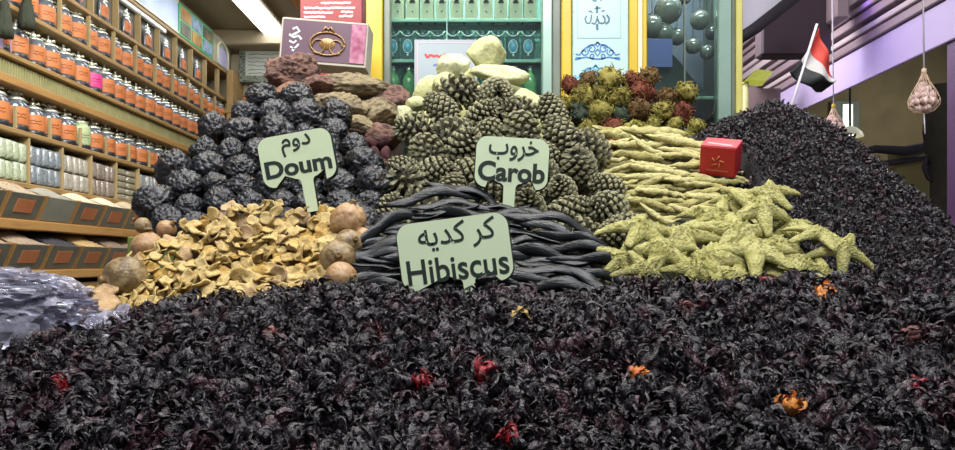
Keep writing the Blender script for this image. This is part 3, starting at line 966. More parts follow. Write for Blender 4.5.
for a in range(12):
    for b_ in range(8):
        i0 = a * 9 + b_
        Ff.append((i0, i0 + 9, i0 + 10, i0 + 1))
bot = len(Vv)
ring = [a * 9 for a in range(13)] + [108 + q for q in range(1, 9)] + [a * 9 + 8 for a in range(11, -1, -1)] + [q for q in range(7, 0, -1)]
for q in ring:
    Vv.append((Vv[q][0], Vv[q][1], 0.0))
for q in range(len(ring)):
    Ff.append((ring[q], ring[(q + 1) % len(ring)], bot + (q + 1) % len(ring), bot + q))
o = cl.add(Vv, Ff).build('draped_cloth', mat('dark_green_cloth', ['#2a3634', '#3e4c48'], 8, 0.8), None, True, (X(682), CY + 0.06, 1.976))
tag(o, 'dark sloping cloth draped over a stand inside the globe cabinet', 'cloth')

# ------------------------------------------------------------------ the counter and the risers the heaps lie on
ct = empty('display_counter', (0.4, 1.5, 0), 'broad wooden counter carrying all the heaps of dried goods', 'counter')
MB().box((-1.5, -1.0, 0), (1.5, 0.95, 0.96), bev=0.01).build('counter_body', M['counter'], ct, False)
MB().box((-1.58, -1.05, 0.962), (1.58, 1.0, 1.0), bev=0.008).build('counter_top', M['counter'], ct, False)

# ------------------------------------------------------------------ hibiscus
def ribbon(path, wd, cup, roll):
    V, Q = [], []
    n = len(path)
    path = [Vector(p) for p in path]
    s = None
    for i in range(n):
        t = (path[min(n - 1, i + 1)] - path[max(0, i - 1)]).normalized()
        if s is None:
            s = t.cross(Vector((0, 0, 1)))
            if s.length < 0.1:
                s = t.cross(Vector((1, 0, 0)))
            s.normalize()
            s = Quaternion(t, roll) @ s
        s = (s - t * s.dot(t)).normalized()
        s = Quaternion(t, 0.18) @ s
        u = s.cross(t)
        V += [path[i] - s * wd[i], path[i] + u * cup * wd[i], path[i] + s * wd[i]]
    for i in range(n - 1):
        a = 3 * i
        Q += [(a, a + 1, a + 4, a + 3), (a + 1, a + 2, a + 5, a + 4)]
    return V, Q


def calyx(seed, low=False):
    r = random.Random(seed)
    V, Q = [], []
    def put(v, q):
        o = len(V)
        V.extend(v)
        Q.extend([tuple(i + o for i in f) for f in q])
    if not low:
        # wrinkled cup, deeply pleated
        prof = [(0.03, -0.28), (0.17, -0.26), (0.27, -0.13), (0.29, 0.02), (0.25, 0.16), (0.20, 0.26)]
        v, q = [], []
        n = 14
        ple = [1 + (0.14 if a % 2 else -0.14) + r.uniform(-0.12, 0.12) for a in range(n)]
        for k, (rr, z) in enumerate(prof):
            for a in range(n):
                an = 2 * PI * a / n + 0.12 * k
                ww = ple[a] * (1 + 0.10 * r.uniform(-1, 1))
                v.append(Vector((rr * ww * math.cos(an), rr * ww * math.sin(an), z + 0.03 * r.uniform(-1, 1))))
        for k in range(len(prof) - 1):
            for a in range(n):
                b_ = (a + 1) % n
                q.append((k * n + a, k * n + b_, k * n + n + b_, k * n + n + a))
        put(v, q)
    segs = 4 if low else 8
    ksgn = 1 if r.random() < 0.65 else -1
    twf = r.choice([-1, 1]) * r.uniform(0.4, 1.6)
    for ring, cnt in ((0, 5 if low else 7), (1, 2 if low else 5), (2, 0 if low else 6)):
        for i in range(cnt):
            an = 2 * PI * i / cnt + r.uniform(-0.35, 0.35) + ring
            rad0, z0 = ((0.23, 0.14), (0.22, -0.18), (0.15, 0.2))[ring]
            p = Vector((rad0 * math.cos(an), rad0 * math.sin(an), z0))
            el = (r.uniform(0.4, 0.9) if ksgn > 0 else r.uniform(0.9, 1.5), r.uniform(-0.6, 0.2), r.uniform(0.0, 1.4))[ring]
            k = (ksgn * r.uniform(2.2, 4.6), r.uniform(1.0, 4.5), r.choice([1, -1]) * r.uniform(2.5, 6.5))[ring]
            tw = (twf + r.uniform(-0.5, 0.5), twf + r.uniform(-0.6, 0.6), r.uniform(-3, 3))[ring]
            Ln = (r.uniform(0.5, 0.85), r.uniform(0.4, 0.8), r.uniform(0.5, 1.0))[ring]
            path = [p.copy()]
            for s_ in range(segs):
                t = s_ / segs
                e_ = el + k * t
                a_ = an + tw * t + 0.5 * math.sin(7 * t + i)
                p = p + Vector((math.cos(e_) * math.cos(a_), math.cos(e_) * math.sin(a_), math.sin(e_))) * (Ln / segs)
                path.append(p.copy())
            wmax = (r.uniform(0.07, 0.13), r.uniform(0.06, 0.11), r.uniform(0.025, 0.045))[ring]
            if low:
                wmax = r.uniform(0.09, 0.15)
            wd = [wmax * (0.75 + 0.35 * math.sin(PI * min(1, 1.3 * j / segs))) * (1 - (j / segs) ** 2.2 * 0.85) * (1 + 0.25 * r.uniform(-1, 1)) for j in range(segs + 1)]
            put(*ribbon(path, wd, r.choice([-1, 1]) * r.uniform(0.4, 1.2), r.uniform(-0.8, 0.8)))
    return np.array([tuple(v) for v in V]), np.array(Q)


CAL = [calyx(100 + i) for i in range(12)]
CALL = [calyx(300 + i, True) for i in range(8)]
cr_x = [-1.25, -0.8, -0.70, -0.596, -0.496, -0.296, -0.0125, 0.2, 0.27, 0.37, 0.47, 0.57, 0.645, 0.74, 1.9]
cr_z = [1.05, 1.11, 1.145, 1.195, 1.235, 1.247, 1.248, 1.268, 1.274, 1.270, 1.266, 1.272, 1.285, 1.29, 1.25]
MPX, MPY, MPZ = 0.847, 1.94, 1.765


def front_z(x, y):
    cz = np.interp(x, cr_x, cr_z) - 0.012
    plane = 1.088 + 0.385 * (y - 0.72)
    z = np.minimum(plane, cz) - 0.03 * np.exp(-((plane - cz) / 0.03) ** 2) * 0.5
    z = z - 0.55 * np.maximum(0, y - 1.17)
    z = z + 0.010 * np.sin(9.1 * x + 3 * y) * np.sin(11.3 * y + 1.0) + 0.006 * np.sin(23 * x + 17 * y)
    return z


def mound_z(x, y):
    dx = x - MPX
    dx = np.where(dx > 0, dx * 1.64, dx * 0.83)
    d = np.sqrt(dx ** 2 + (y - MPY) ** 2 + 0.012)
    z = MPZ + 0.069 - 0.893 * d
    z = z - 1.5 * np.maximum(0, y - 2.15) - 6.0 * np.maximum(0, np.interp(y, [1.7, 1.95], [0.66, 0.50]) - x)
    z = z + 0.012 * np.sin(13 * x + 5 * y) * np.sin(9 * y - 7 * x) + 0.006 * np.sin(31 * x - 19 * y)
    return z


def grid_core(fz, x0, x1, y0, y1, n, m, zb, drop):
    xs, ys = np.linspace(x0, x1, n), np.linspace(y0, y1, m)
    gx, gy = np.meshgrid(xs, ys, indexing='ij')
    gz = np.maximum(fz(gx, gy) - drop, zb + 0.001)
    top = np.stack([gx.ravel(), gy.ravel(), gz.ravel()], 1)
    bot = np.stack([gx.ravel(), gy.ravel(), np.full(n * m, zb)], 1)
    V = np.concatenate([top, bot])
    idx = np.arange(n * m).reshape(n, m)
    a, b_, c, d = idx[:-1, :-1].ravel(), idx[1:, :-1].ravel(), idx[1:, 1:].ravel(), idx[:-1, 1:].ravel()
    Q = [np.stack([a, b_, c, d], 1), np.stack([d, c, b_, a], 1) + n * m]
    o = n * m
    for e in (idx[0, ::-1], idx[-1, :], idx[:, 0], idx[::-1, -1]):
        Q.append(np.stack([e[:-1], e[:-1] + o, e[1:] + o, e[1:]], 1))
    return V, np.concatenate(Q)


def scatter(fz, spots, protos, s0, s1, up=0.004):
    """list of (variant, scale, rotation, position)"""
    out = []
    for x, y in spots:
        z = float(fz(np.array(x), np.array(y)))
        e = 0.01
        gx = (float(fz(np.array(x + e), np.array(y))) - z) / e
        gy = (float(fz(np.array(x), np.array(y + e))) - z) / e
        nrm = Vector((-gx, -gy, 1)).normalized()
        q = randq()
        if R.random() < 0.55:
            q = nrm.to_track_quat('Z', 'Y') @ Quaternion((0, 0, 1), R.uniform(0, 6.28)) @ Quaternion((1, 0, 0), R.uniform(-0.9, 0.9))
        out.append((R.randrange(len(protos)), R.uniform(s0, s1), q, Vector((x, y, z)) + nrm * (up + R.uniform(-0.006, 0.008))))
    return out


def jgrid(x0, x1, y0, y1, s, ok):
    out = []
    y = y0
    k = 0
    while y < y1:
        x = x0 + (s / 2 if k % 2 else 0)
        while x < x1:
            a, b_ = x + R.uniform(-.4, .4) * s, y + R.uniform(-.4, .4) * s
            if ok(a, b_):
                out.append((a, b_))
            x += s
        y += s * 0.87
        k += 1
    return out


def join_inst(inst, protos, V0=None, Q0=None):
    Vs, Qs, o = [], [], 0
    if V0 is not None:
        Vs.append(V0); Qs.append(Q0); o = len(V0)
    for k, s_, q, p in inst:
        v, f = protos[k]
        m3 = np.array(q.to_matrix())
        Vs.append((v * s_) @ m3.T + np.array(p))
        Qs.append(f + o)
        o += len(v)
    return np.concatenate(Vs), np.concatenate(Qs)


def each_attr(me, n0, inst, protos):
    a = me.attributes.new('each', 'FLOAT', 'POINT')
    vals = [np.zeros(n0)] + [np.full(len(protos[k][0]), R.random()) for k, *_ in inst]
    a.data.foreach_set('value', np.concatenate(vals).astype(np.float32))


def in_view(p, m=12):
    px = CX + F * p.x / p.y
    py = HY - F * (p.z - CAMZ) / p.y
    return -m < px < 955 + m and -m < py < 450 + m


def top_z(x, y):
    return np.maximum(front_z(x, y), mound_z(x, y))


# nearer heap
spots = jgrid(-1.05, 1.25, 0.56, 1.26, 0.0245, lambda a, b_: float(front_z(np.array(a), np.array(b_))) > float(mound_z(np.array(a), np.array(b_))) - 0.01 and a > -0.62 * b_ - 0.42 and a < 0.75 * b_ + 0.15)
inst = scatter(front_z, spots, CAL, 0.034, 0.048, 0.006)
vis = [i for i in range(len(inst)) if in_view(inst[i][3], 6)]
vis.sort(key=lambda i: inst[i][3].y)
solo = set(vis[:300])
core = grid_core(front_z, -1.08, 1.25, 0.54, 1.30, 120, 46, 1.0, 0.012)
bulk = [inst[i] for i in range(len(inst)) if i not in solo]
mb_v, mb_q = join_inst(bulk, CAL)
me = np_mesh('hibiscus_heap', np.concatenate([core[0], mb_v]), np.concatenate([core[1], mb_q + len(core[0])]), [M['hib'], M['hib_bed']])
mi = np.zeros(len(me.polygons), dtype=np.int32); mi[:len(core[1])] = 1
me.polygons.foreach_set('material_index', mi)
each_attr(me, len(core[0]), bulk, CAL)
tag(link('hibiscus_heap', me), 'low wide heap of near-black dried hibiscus filling the front of the counter', 'hibiscus heap', None, 'stuff')
CALM = [np_mesh('hibiscus_calyx', v * 0.035, q, M['hib']) for v, q in CAL]
special = {}
for px, py, m_, d in ((70, 400, 'hib_red', 'light red dried hibiscus calyx standing out among black ones near the plastic bag side'), (490, 378, 'hib_red', 'crimson dried hibiscus calyx below the hibiscus sign'),
                      (428, 385, 'hib_red', 'dark red dried hibiscus calyx beside the crimson one'), (900, 396, 'hib_red', 'long red dried hibiscus calyx on the street side of the heap'),
                      (492, 442, 'hib_red', 'small red hibiscus calyx at the front edge of the heap'), (797, 412, 'hib_orange', 'small orange dried hibiscus calyx low on the heap'),
                      (640, 378, 'hib_orange', 'orange-red dried hibiscus calyx half way down the heap')):
    best = min(solo - set(special), key=lambda i: (CX + F * inst[i][3].x / inst[i][3].y - px) ** 2 + (HY - F * (inst[i][3].z - CAMZ) / inst[i][3].y - py) ** 2)
    special[best] = (m_, d)
for i in sorted(solo):
    k, s_, q, p = inst[i]
    me_ = CALM[k]
    lab, g = 'near-black curled dried hibiscus calyx lying on the front of the wide heap', 'black hibiscus calyces on the front of the heap'
    if i in special:
        me_ = me_.copy(); me_.materials[0] = M[special[i][0]]
        lab, g = special[i][1], 'coloured hibiscus calyces'
        p = p + Vector((0, -0.010, 0.010))
    tag(link('hibiscus_calyx', me_, None, p, q, s_ / 0.035 * (0.72 if i in special else 1)), lab, 'hibiscus', g)
for px, py, m_, d, s_ in ((765, 286, 'hib_red', 'deep red dried hibiscus calyx just below the starfish', 0.042), (823, 294, 'hib_orange', 'bright orange dried flower on the crest of the heap near the starfish', 0.044),
                          (522, 318, 'hib_yellow', 'yellow dried flower near the crest below the pods', 0.036), (693, 312, 'hib_pink', 'brown-pink dried hibiscus calyx on the crest below the starfish', 0.036),
                          (270, 336, 'hib_pink', 'pinkish dried hibiscus calyx below the yellow slices', 0.034), (370, 332, 'hib_pink', 'pale pink dried hibiscus calyx below the foot of the large sign', 0.030),
                          (905, 336, 'hib_pink', 'dusty pink hibiscus calyx towards the street side of the heap', 0.034)):
    # walk down the view ray to the heap surface
    y = 0.6
    while y < 1.4:
        p = P(px, py, y)
        if p.z < float(front_z(np.array(p.x), np.array(p.y))) + 0.016:
            break
        y += 0.004
    me_ = CALM[R.randrange(12)].copy(); me_.materials[0] = M[m_]
    tag(link('hibiscus_calyx', me_, None, p, randq(), s_ / 0.035), d, 'hibiscus', 'coloured hibiscus calyces')

# far mound
def okm(a, b_):
    z = float(mound_z(np.array(a), np.array(b_)))
    return z > float(front_z(np.array(a), np.array(b_))) - 0.03 and z > 1.03 and a > 0.30
spots = jgrid(0.2, 1.85, 1.0, 2.38, 0.0160, okm)
inst2 = scatter(mound_z, spots, CALL, 0.019, 0.029, 0.003)
core = grid_core(lambda x, y: np.where(front_z(x, y) - 0.02 > mound_z(x, y), 0.9, mound_z(x, y)), 0.3, 1.6, 1.05, 2.6, 110, 90, 1.0, 0.010)
mb_v, mb_q = join_inst(inst2, CALL)
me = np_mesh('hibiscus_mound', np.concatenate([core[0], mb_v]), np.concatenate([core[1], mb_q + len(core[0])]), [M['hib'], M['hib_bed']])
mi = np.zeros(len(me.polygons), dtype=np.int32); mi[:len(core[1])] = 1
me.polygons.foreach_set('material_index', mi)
each_attr(me, len(core[0]), inst2, CALL)
tag(link('hibiscus_mound', me), 'tall steep mound of near-black dried hibiscus on the street side of the counter', 'hibiscus heap', None, 'stuff')


# ------------------------------------------------------------------ generic slanted bed under a heap
class Heap:
    def __init__(self, rows, yb, yt):
        """rows: (py, px_left, px_right) from the bottom up; depth runs linearly from yb to yt"""
        self.rows = sorted(rows)
        self.py = [r[0] for r in self.rows]
        self.l = [r[1] for r in self.rows]
        self.r = [r[2] for r in self.rows]
        self.yb, self.yt = yb, yt

    def span(self, py):
        return float(np.interp(py, self.py, self.l)), float(np.interp(py, self.py, self.r))

    def Y(self, py):
        a, b_ = self.py[-1], self.py[0]
        return self.yb + (self.yt - self.yb) * (a - py) / (a - b_)

    def pt(self, px, py, off=0.0):
        return P(px, py, self.Y(py) + off)

    def normal(self):
        a, b_ = self.pt(CX, self.py[-1]), self.pt(CX, self.py[0])
        t = (b_ - a).normalized()
        return Vector((1, 0, 0)).cross(t).normalized()

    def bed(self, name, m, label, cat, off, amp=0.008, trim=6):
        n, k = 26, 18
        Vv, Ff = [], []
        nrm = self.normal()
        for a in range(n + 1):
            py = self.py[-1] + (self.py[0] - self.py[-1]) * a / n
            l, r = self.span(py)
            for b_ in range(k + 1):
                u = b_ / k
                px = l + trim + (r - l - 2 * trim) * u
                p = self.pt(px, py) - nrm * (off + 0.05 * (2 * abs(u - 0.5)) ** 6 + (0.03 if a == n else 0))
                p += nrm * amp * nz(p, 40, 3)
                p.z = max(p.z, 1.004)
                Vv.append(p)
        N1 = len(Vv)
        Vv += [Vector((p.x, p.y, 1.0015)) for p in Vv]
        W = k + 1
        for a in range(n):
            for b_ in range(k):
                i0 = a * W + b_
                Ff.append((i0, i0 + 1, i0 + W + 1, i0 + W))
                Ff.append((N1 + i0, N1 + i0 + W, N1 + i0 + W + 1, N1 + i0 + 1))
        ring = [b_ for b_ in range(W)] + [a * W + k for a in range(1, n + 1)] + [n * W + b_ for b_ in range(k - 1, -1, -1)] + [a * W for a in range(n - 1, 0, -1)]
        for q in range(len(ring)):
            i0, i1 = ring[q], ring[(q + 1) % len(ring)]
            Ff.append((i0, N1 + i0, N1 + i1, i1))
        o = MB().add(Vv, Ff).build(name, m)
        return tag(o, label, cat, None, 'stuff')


def label_rows(items, what, side='shelf'):
    """items: [(row, px, object)] -> label by row from the top and place in the row"""
    rows = {}
    for r, px, o in items:
        rows.setdefault(r, []).append((px, o))
    n = len(rows)
    for ri, r in enumerate(sorted(rows)):
        for i, (px, o) in enumerate(sorted(rows[r], key=lambda t: t[0])):
            o['label'] = '%s, %s from the %s side in the %s row from the top' % (what, ordw(i), side, ordw(ri))


# ------------------------------------------------------------------ doum nuts
def doum_mesh(seed):
    V, Fs = ico(5)
    out = []
    for v in V:
        p = Vector(v)
        r = 1 + 0.15 * nz(v, 1.3, seed) + 0.10 * nz(v, 2.6, seed + 4)
        wv = v + 0.35 * Vector((nz(v, 2, 1), nz(v, 2, 2), nz(v, 2, 3)))
        r -= 0.12 * max(0, 1 - abs(nz(wv, 3.0, seed + 9)) * 4.0) ** 1.5
        r -= 0.07 * max(0, 1 - abs(nz(wv, 6.0, seed + 3)) * 3.5) ** 1.5
        r += 0.07 * nz(v, 7.5, seed + 2) + 0.035 * nz(v, 15, seed + 7) + 0.06
        out.append(Vector((p.x * r, p.y * r * 0.96, p.z * r * 0.88)))
    return MB().add(out, Fs).mesh('doum_nut', M['doum'])


DM = [doum_mesh(3.1 * i + 1) for i in range(6)]
H = Heap([(238, 140, 394), (215, 148, 394), (190, 165, 390), (160, 184, 374), (135, 206, 354), (112, 236, 338), (94, 262, 322)], 1.46, 1.86)
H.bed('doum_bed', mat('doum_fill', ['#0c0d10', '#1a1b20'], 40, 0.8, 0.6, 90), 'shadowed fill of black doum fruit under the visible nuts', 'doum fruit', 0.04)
items = []
pos, rad, meta = [], [], []
row = 0
py = 100
while py < 238:
    l, r = H.span(py)
    n = max(2, int(round((r - l) / 31)))
    sh_ = R.uniform(-8, 8)
    for i in range(n):
        px = sh_ + l + (r - l) * (i + 0.5) / n + (8 if row % 2 else -8) * 0.9 + R.uniform(-6, 6)
        yv = py + R.uniform(-6, 6)
        rr = R.uniform(13.5, 20.0) * H.Y(py) / F
        pos.append(H.pt(px, yv)); rad.append(rr); meta.append((row, px))
    row += 1
    py += 17.5
pos = relax(pos, rad, 60, 0.93)
for p, rr, (rw, px) in zip(pos, rad, meta):
    o = link('doum_nut', DM[R.randrange(6)], None, p, randq(), rr * 1.03)
    tag(o, '', 'doum nut', 'black doum nuts in the heap')
    items.append((rw, px, o))
label_rows(items, 'wrinkled black doum nut')


# ------------------------------------------------------------------ cones
def cone_mesh(seed, openness=0.5, n=92):
    r = random.Random(seed)
    b = MB()
    def prof(t):
        return max(0.05, math.sin(PI * (0.10 + 0.86 * t)) ** 0.75 * (1.0 - 0.22 * t))
    b.lathe([(0.62 * prof(t), -1.1 + 2.2 * t) for t in np.linspace(0, 1, 9)], 10)
    for i in range(n):
        t = (i + 0.5) / n
        an = i * 2.399963
        rr = prof(t)
        z = -1.12 + 2.24 * t
        out = Vector((math.cos(an), math.sin(an), 0))
        tan = Vector((-math.sin(an), math.cos(an), 0))
        up = Vector((0, 0, 1))
        el = -0.35 + 1.25 * t + r.uniform(-0.12, 0.12)
        d = (out * math.cos(el) + up * math.sin(el)).normalized()
        u2 = (up * math.cos(el) - out * math.sin(el)).normalized()
        root = out * rr * 0.45 + up * z * 0.92
        Ln = (0.42 + openness * 0.22) * (0.55 + 0.5 * rr)
        wv = 0.21 * (0.35 + 0.75 * rr) * r.uniform(0.9, 1.1)
        hv = 0.15 * (0.4 + 0.7 * rr)
        tipc = root + d * Ln
        rc = root + d * Ln * 0.1
        Vv = [rc - tan * wv * 0.4, rc + u2 * hv * 0.5, rc + tan * wv * 0.4, rc - u2 * hv * 0.5,
              tipc - tan * wv, tipc + u2 * hv, tipc + tan * wv, tipc - u2 * hv, tipc + d * 0.085 - u2 * hv * 0.15]
        T = [0, 0, 0, 0, 0.75, 0.9, 0.75, 0.55, r.uniform(0.7, 1.0)]
        b.add(Vv, [(0, 1, 5, 4), (1, 2, 6, 5), (2, 3, 7, 6), (3, 0, 4, 7), (4, 5, 8), (5, 6, 8), (6, 7, 8), (7, 4, 8)], 0, None, T)
    b.tube([(0, 0, -1.25), (0.03, 0, -1.0)], [0.12, 0.16], 8)
    return b.mesh('pine_cone', M['cone'], False)


CM = [cone_mesh(40 + i, (0.1, 0.7, 0.3, 0.9, 0.5, 1.1)[i], (90, 84, 110, 70, 96, 66)[i]) for i in range(6)]
H = Heap([(243, 372, 634), (225, 374, 630), (200, 382, 622), (170, 394, 604), (140, 410, 584), (118, 424, 562), (102, 444, 530), (88, 462, 505)], 1.46, 1.90)
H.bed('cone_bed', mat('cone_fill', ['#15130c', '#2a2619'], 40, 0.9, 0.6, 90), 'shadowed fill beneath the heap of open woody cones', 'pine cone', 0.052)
pos, rad, meta, items = [], [], [], []
row, py = 0, 97
while py < 242:
    l, r = H.span(py)
    n = max(2, int(round((r - l) / 36)))
    for i in range(n):
        px = l + (r - l) * (i + 0.5) / n + (9 if row % 2 else -9) * 0.8 + R.uniform(-4, 4)
        pos.append(H.pt(px, py + R.uniform(-5, 5))); rad.append(R.uniform(16.5, 24) * H.Y(py) / F); meta.append((row, px))
    row += 1
    py += 18.5
pos = relax(pos, rad, 60, 0.90)
for p, rr, (rw, px) in zip(pos, rad, meta):
    ax = Vector((R.gauss(0, 1.0), R.gauss(-0.5, 0.8), R.gauss(0.15, 0.8))).normalized()
    q = ax.to_track_quat('Z', 'Y') @ Quaternion((0, 0, 1), R.uniform(0, 6.28))
    o = link('pine_cone', CM[R.randrange(6)], None, p, q, rr * 0.84)
    tag(o, '', 'cone', 'open woody cones in the heap')
    items.append((rw, px, o))
label_rows(items, 'grey-brown open woody cone')


# ------------------------------------------------------------------ sulphur blocks, rocks
def rock_mesh(name, seed, m, planes=11, dims=(1, 1, 1), rough=0.05, sub=4, lump=0.0):
    r = random.Random(seed)
    pl = []
    for i in range(planes):
        n = Vector((r.gauss(0, 1), r.gauss(0, 1), r.gauss(0, 1))).normalized()
        pl.append((n, r.uniform(0.72, 1.0)))
    V, Fs = ico(sub)
    out = []
    for v in V:
        d = 1.15
        for n, h in pl:
            c = n.dot(v)
            if c > 0.05:
                d = min(d, h / c)
        d += rough * (nz(v, 4, seed) + 0.6 * nz(v, 9, seed + 3)) + lump * (abs(nz(v, 3, seed + 8)) - 0.2) + 0.5 * lump * nz(v, 8, seed)
        out.append(Vector((v.x * d * dims[0], v.y * d * dims[1], v.z * d * dims[2])))
    return MB().add(out, Fs).mesh(name, m, True)


SU = [(486, 54, 17, 15, 'topmost pointed'), (455, 68, 15, 14, 'rounded, left of the top one'), (500, 75, 25, 9, 'long flat, under the top one'), (430, 92, 18, 15, 'large pale, at the shoulder of the pile'),
      (409, 121, 14, 17, 'lowest upright'), (447, 86, 12, 11, 'between the shoulder block and the cones'), (463, 82, 12, 12, 'small, wedged under the rounded one'), (505, 92, 15, 10, 'under the long flat one'),
      (528, 104, 13, 14, 'pale, above the Carob cones'), (540, 112, 9, 7, 'small white, beside the cabinet frame'), (416, 106, 11, 9, 'small, over the lowest one')]
for i, (px, py, a, b_, d) in enumerate(SU):
    yv = 2.0 - 0.02 * (i % 3) - (0.0 if py < 100 else 0.04)
    d = d.replace('left of', 'beside')
    s_ = yv / F
    o = link('sulphur_block', rock_mesh('sulphur_block', 50 + i * 7, M['sulphur'], 12, (a * s_ * 1.08, 13 * s_, b_ * s_ * 1.08), 0.03), None, P(px, py, yv), (0, R.uniform(-.12, .12), R.uniform(-.2, .2)))
    tag(o, 'pale yellow sulphur block behind the cones, %s' % d, 'sulphur block', 'sulphur blocks above the cones')
RK = [(292, 72, 26, 17, 'rock_pink', 'pitted pinkish coral rock under the perfume box', 2.08, 0.30), (293, 93, 17, 9, 'rock_brown', 'smooth brown rock just above the doum nuts', 2.0, 0.02),
      (352, 87, 38, 11, 'rock_tan', 'long flat tan rock beside the yellow cabinet post', 2.1, 0.20), (341, 107, 26, 13, 'rock_tan', 'tan lumpy rock below the long flat one', 2.02, 0.18),
      (374, 113, 24, 15, 'rock_tan', 'tan rock leaning against the sulphur and the cones', 2.05, 0.10), (392, 104, 18, 15, 'rock_pink', 'pinkish-tan rock beside the sulphur pile', 2.1, 0.08),
      (380, 138, 22, 15, 'rock_pink', 'reddish rock between doum nuts and cones', 1.98, 0.12), (318, 86, 16, 10, 'rock_pink', 'dark pink rock between coral rock and flat rock', 2.06, 0.1),
      (360, 128, 20, 10, 'rock_tan', 'pale tan rock low in the rock pile', 1.97, 0.1)]
for i, (px, py, a, b_, m_, d, yv, lump) in enumerate(RK):
    s_ = yv / F
    o = link('mineral_rock', rock_mesh('mineral_rock', 90 + i * 5, M[m_], 14, (a * s_ * 1.05, min(a, 17) * s_, b_ * s_ * 1.08), 0.05, 5, lump), None, P(px, py, yv), (0, R.uniform(-.1, .1), R.uniform(-.2, .2)))
    tag(o, d, 'rock', 'rocks behind the doum nuts')
CHM = [rock_mesh('resin_chip', 200 + i, M['chip'], 8, (1, 0.7, 0.6), 0.1, 3) for i in range(3)]
for i in range(16):
    px, py = 352 + (i % 4) * 10 + R.uniform(-3, 3) + (i // 4) * 2, 142 + (i // 4) * 11 + R.uniform(-2, 2)
    o = link('resin_chip', CHM[i % 3], None, P(px, py, 1.93 - 0.022 * (i // 4)), randq(), R.uniform(0.017, 0.023))
    tag(o, 'dark red chip between doum nuts and cones, %s along in the %s row down' % (ordw(i % 4), ordw(i // 4)), 'chip', 'dark red chips')
H = Heap([(200, 250, 402), (150, 262, 408), (110, 268, 406), (80, 270, 402)], 1.98, 2.16)
H.bed('rock_bed', mat('rock_fill', ['#2b2320', '#4a3c34'], 30, 0.9, 0.8, 60), 'brown rubble filling beneath the rocks behind the doum nuts', 'rubble', 0.05)
H = Heap([(200, 395, 560), (150, 398, 556), (110, 402, 552), (76, 450, 520)], 2.02, 2.12)
H.bed('sulphur_bed', mat('sulphur_fill', ['#a8a86c', '#c6c68c'], 20, 0.9, 0.6, 60), 'crumbled pale sulphur beneath the blocks', 'sulphur', 0.03)


# ------------------------------------------------------------------ yellow slices
def slice_mesh(seed, m, curv=1.0):
    r = random.Random(seed)
    b = MB()
    n, rings = 16, 4
    top, bot = [], []
    k1, k2, ph = curv * r.uniform(-0.8, 0.8), curv * r.uniform(-0.6, 0.6), r.uniform(0, 6)
    ax = r.uniform(0.65, 1.0)
    ed = [1 + 0.2 * nz((math.cos(2 * PI * a / n), math.sin(2 * PI * a / n), seed), 1.3) + r.uniform(-.05, .05) for a in range(n)]
    def pt(a, q, th):
        an = 2 * PI * a / n
        x, y = math.cos(an) * ed[a] * q, math.sin(an) * ed[a] * q * ax
        z = (k1 * 0.55) * x * x + k2 * 0.55 * y * y + 0.14 * math.sin(3 * an + ph) * q * q + th + 0.10 * nz((x, y, seed), 2.5)
        return Vector((x, y, z))
    Vv = [pt(0, 0, 0.08)]
    Ff = []
    for k in range(1, rings + 1):
        for a in range(n):
            Vv.append(pt(a, k / rings, 0.08 + (0.05 if k == rings - 1 else 0.0)))
    base = len(Vv)
    for k in range(rings, 0, -1):
        for a in range(n):
            Vv.append(pt(a, k / rings * (0.97 if k == rings else 1), -0.08))
    Vv.append(pt(0, 0, -0.08))
    tot = 2 * rings
    for a in range(n):
        Ff.append((0, 1 + a, 1 + (a + 1) % n))
        Ff.append((len(Vv) - 1, 1 + (tot - 1) * n + (a + 1) % n, 1 + (tot - 1) * n + a))
        for k in range(tot - 1):
            i0, i1 = 1 + k * n + a, 1 + k * n + (a + 1) % n
            Ff.append((i0, i0 + n, i1 + n, i1))
    return b.add(Vv, Ff).mesh('dried_slice', m)


SM = [slice_mesh(500 + i, M['slice']) for i in range(8)]
SP = [slice_mesh(600 + i, M['slice_pale']) for i in range(3)]
HS = Heap([(314, 78, 366), (300, 84, 362), (285, 98, 352), (265, 118, 348), (245, 150, 350), (228, 180, 348), (212, 212, 340), (205, 238, 330)], 1.18, 1.43)
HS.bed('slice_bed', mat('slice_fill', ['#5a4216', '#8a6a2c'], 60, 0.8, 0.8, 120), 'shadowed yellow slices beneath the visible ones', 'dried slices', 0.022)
nrm = HS.normal()
qn = nrm.to_track_quat('Z', 'Y')
cnt = 0
py = 209
cands = []
while py < 313:
    l, r = HS.span(py)
    px = l + R.uniform(0, 8)
    while px < r:
        cands.append((px, py + R.uniform(-3.5, 3.5)))
        px += R.uniform(8.5, 13)
    py += 5.6
R.shuffle(cands)
deep = []
for k, (px, py) in enumerate(cands):
    pale = R.random() < 0.07
    s_ = R.uniform(0.0115, 0.0185)
    q = qn @ Quaternion((0, 0, 1), R.uniform(0, 6.28)) @ Quaternion((1, 0, 0), R.gauss(0, 0.45)) @ Quaternion((0, 1, 0), R.gauss(0, 0.45))
    if k >= 290:
        deep.append((R.randrange(8), s_, q, HS.pt(px, py) + nrm * R.uniform(-0.012, 0.002)))
        continue
    o = link('dried_slice', (R.choice(SP) if pale else R.choice(SM)), None, HS.pt(px, py) + nrm * R.uniform(-0.006, 0.010), q, s_)
    tag(o, 'pale pinkish dried slice in the heap between the gourds' if pale else 'curled yellow dried slice in the heap between the gourds', 'dried slice', 'pale slices in the yellow heap' if pale else 'yellow slices in the heap')
b = MB()
for k, s_, q, p in deep:
    me_ = SM[k]
    M4 = Matrix.Translation(p) @ q.to_matrix().to_4x4() @ Matrix.Scale(s_, 4)
    b.add([v.co for v in me_.vertices], [list(f.vertices) for f in me_.polygons], 0, M4)
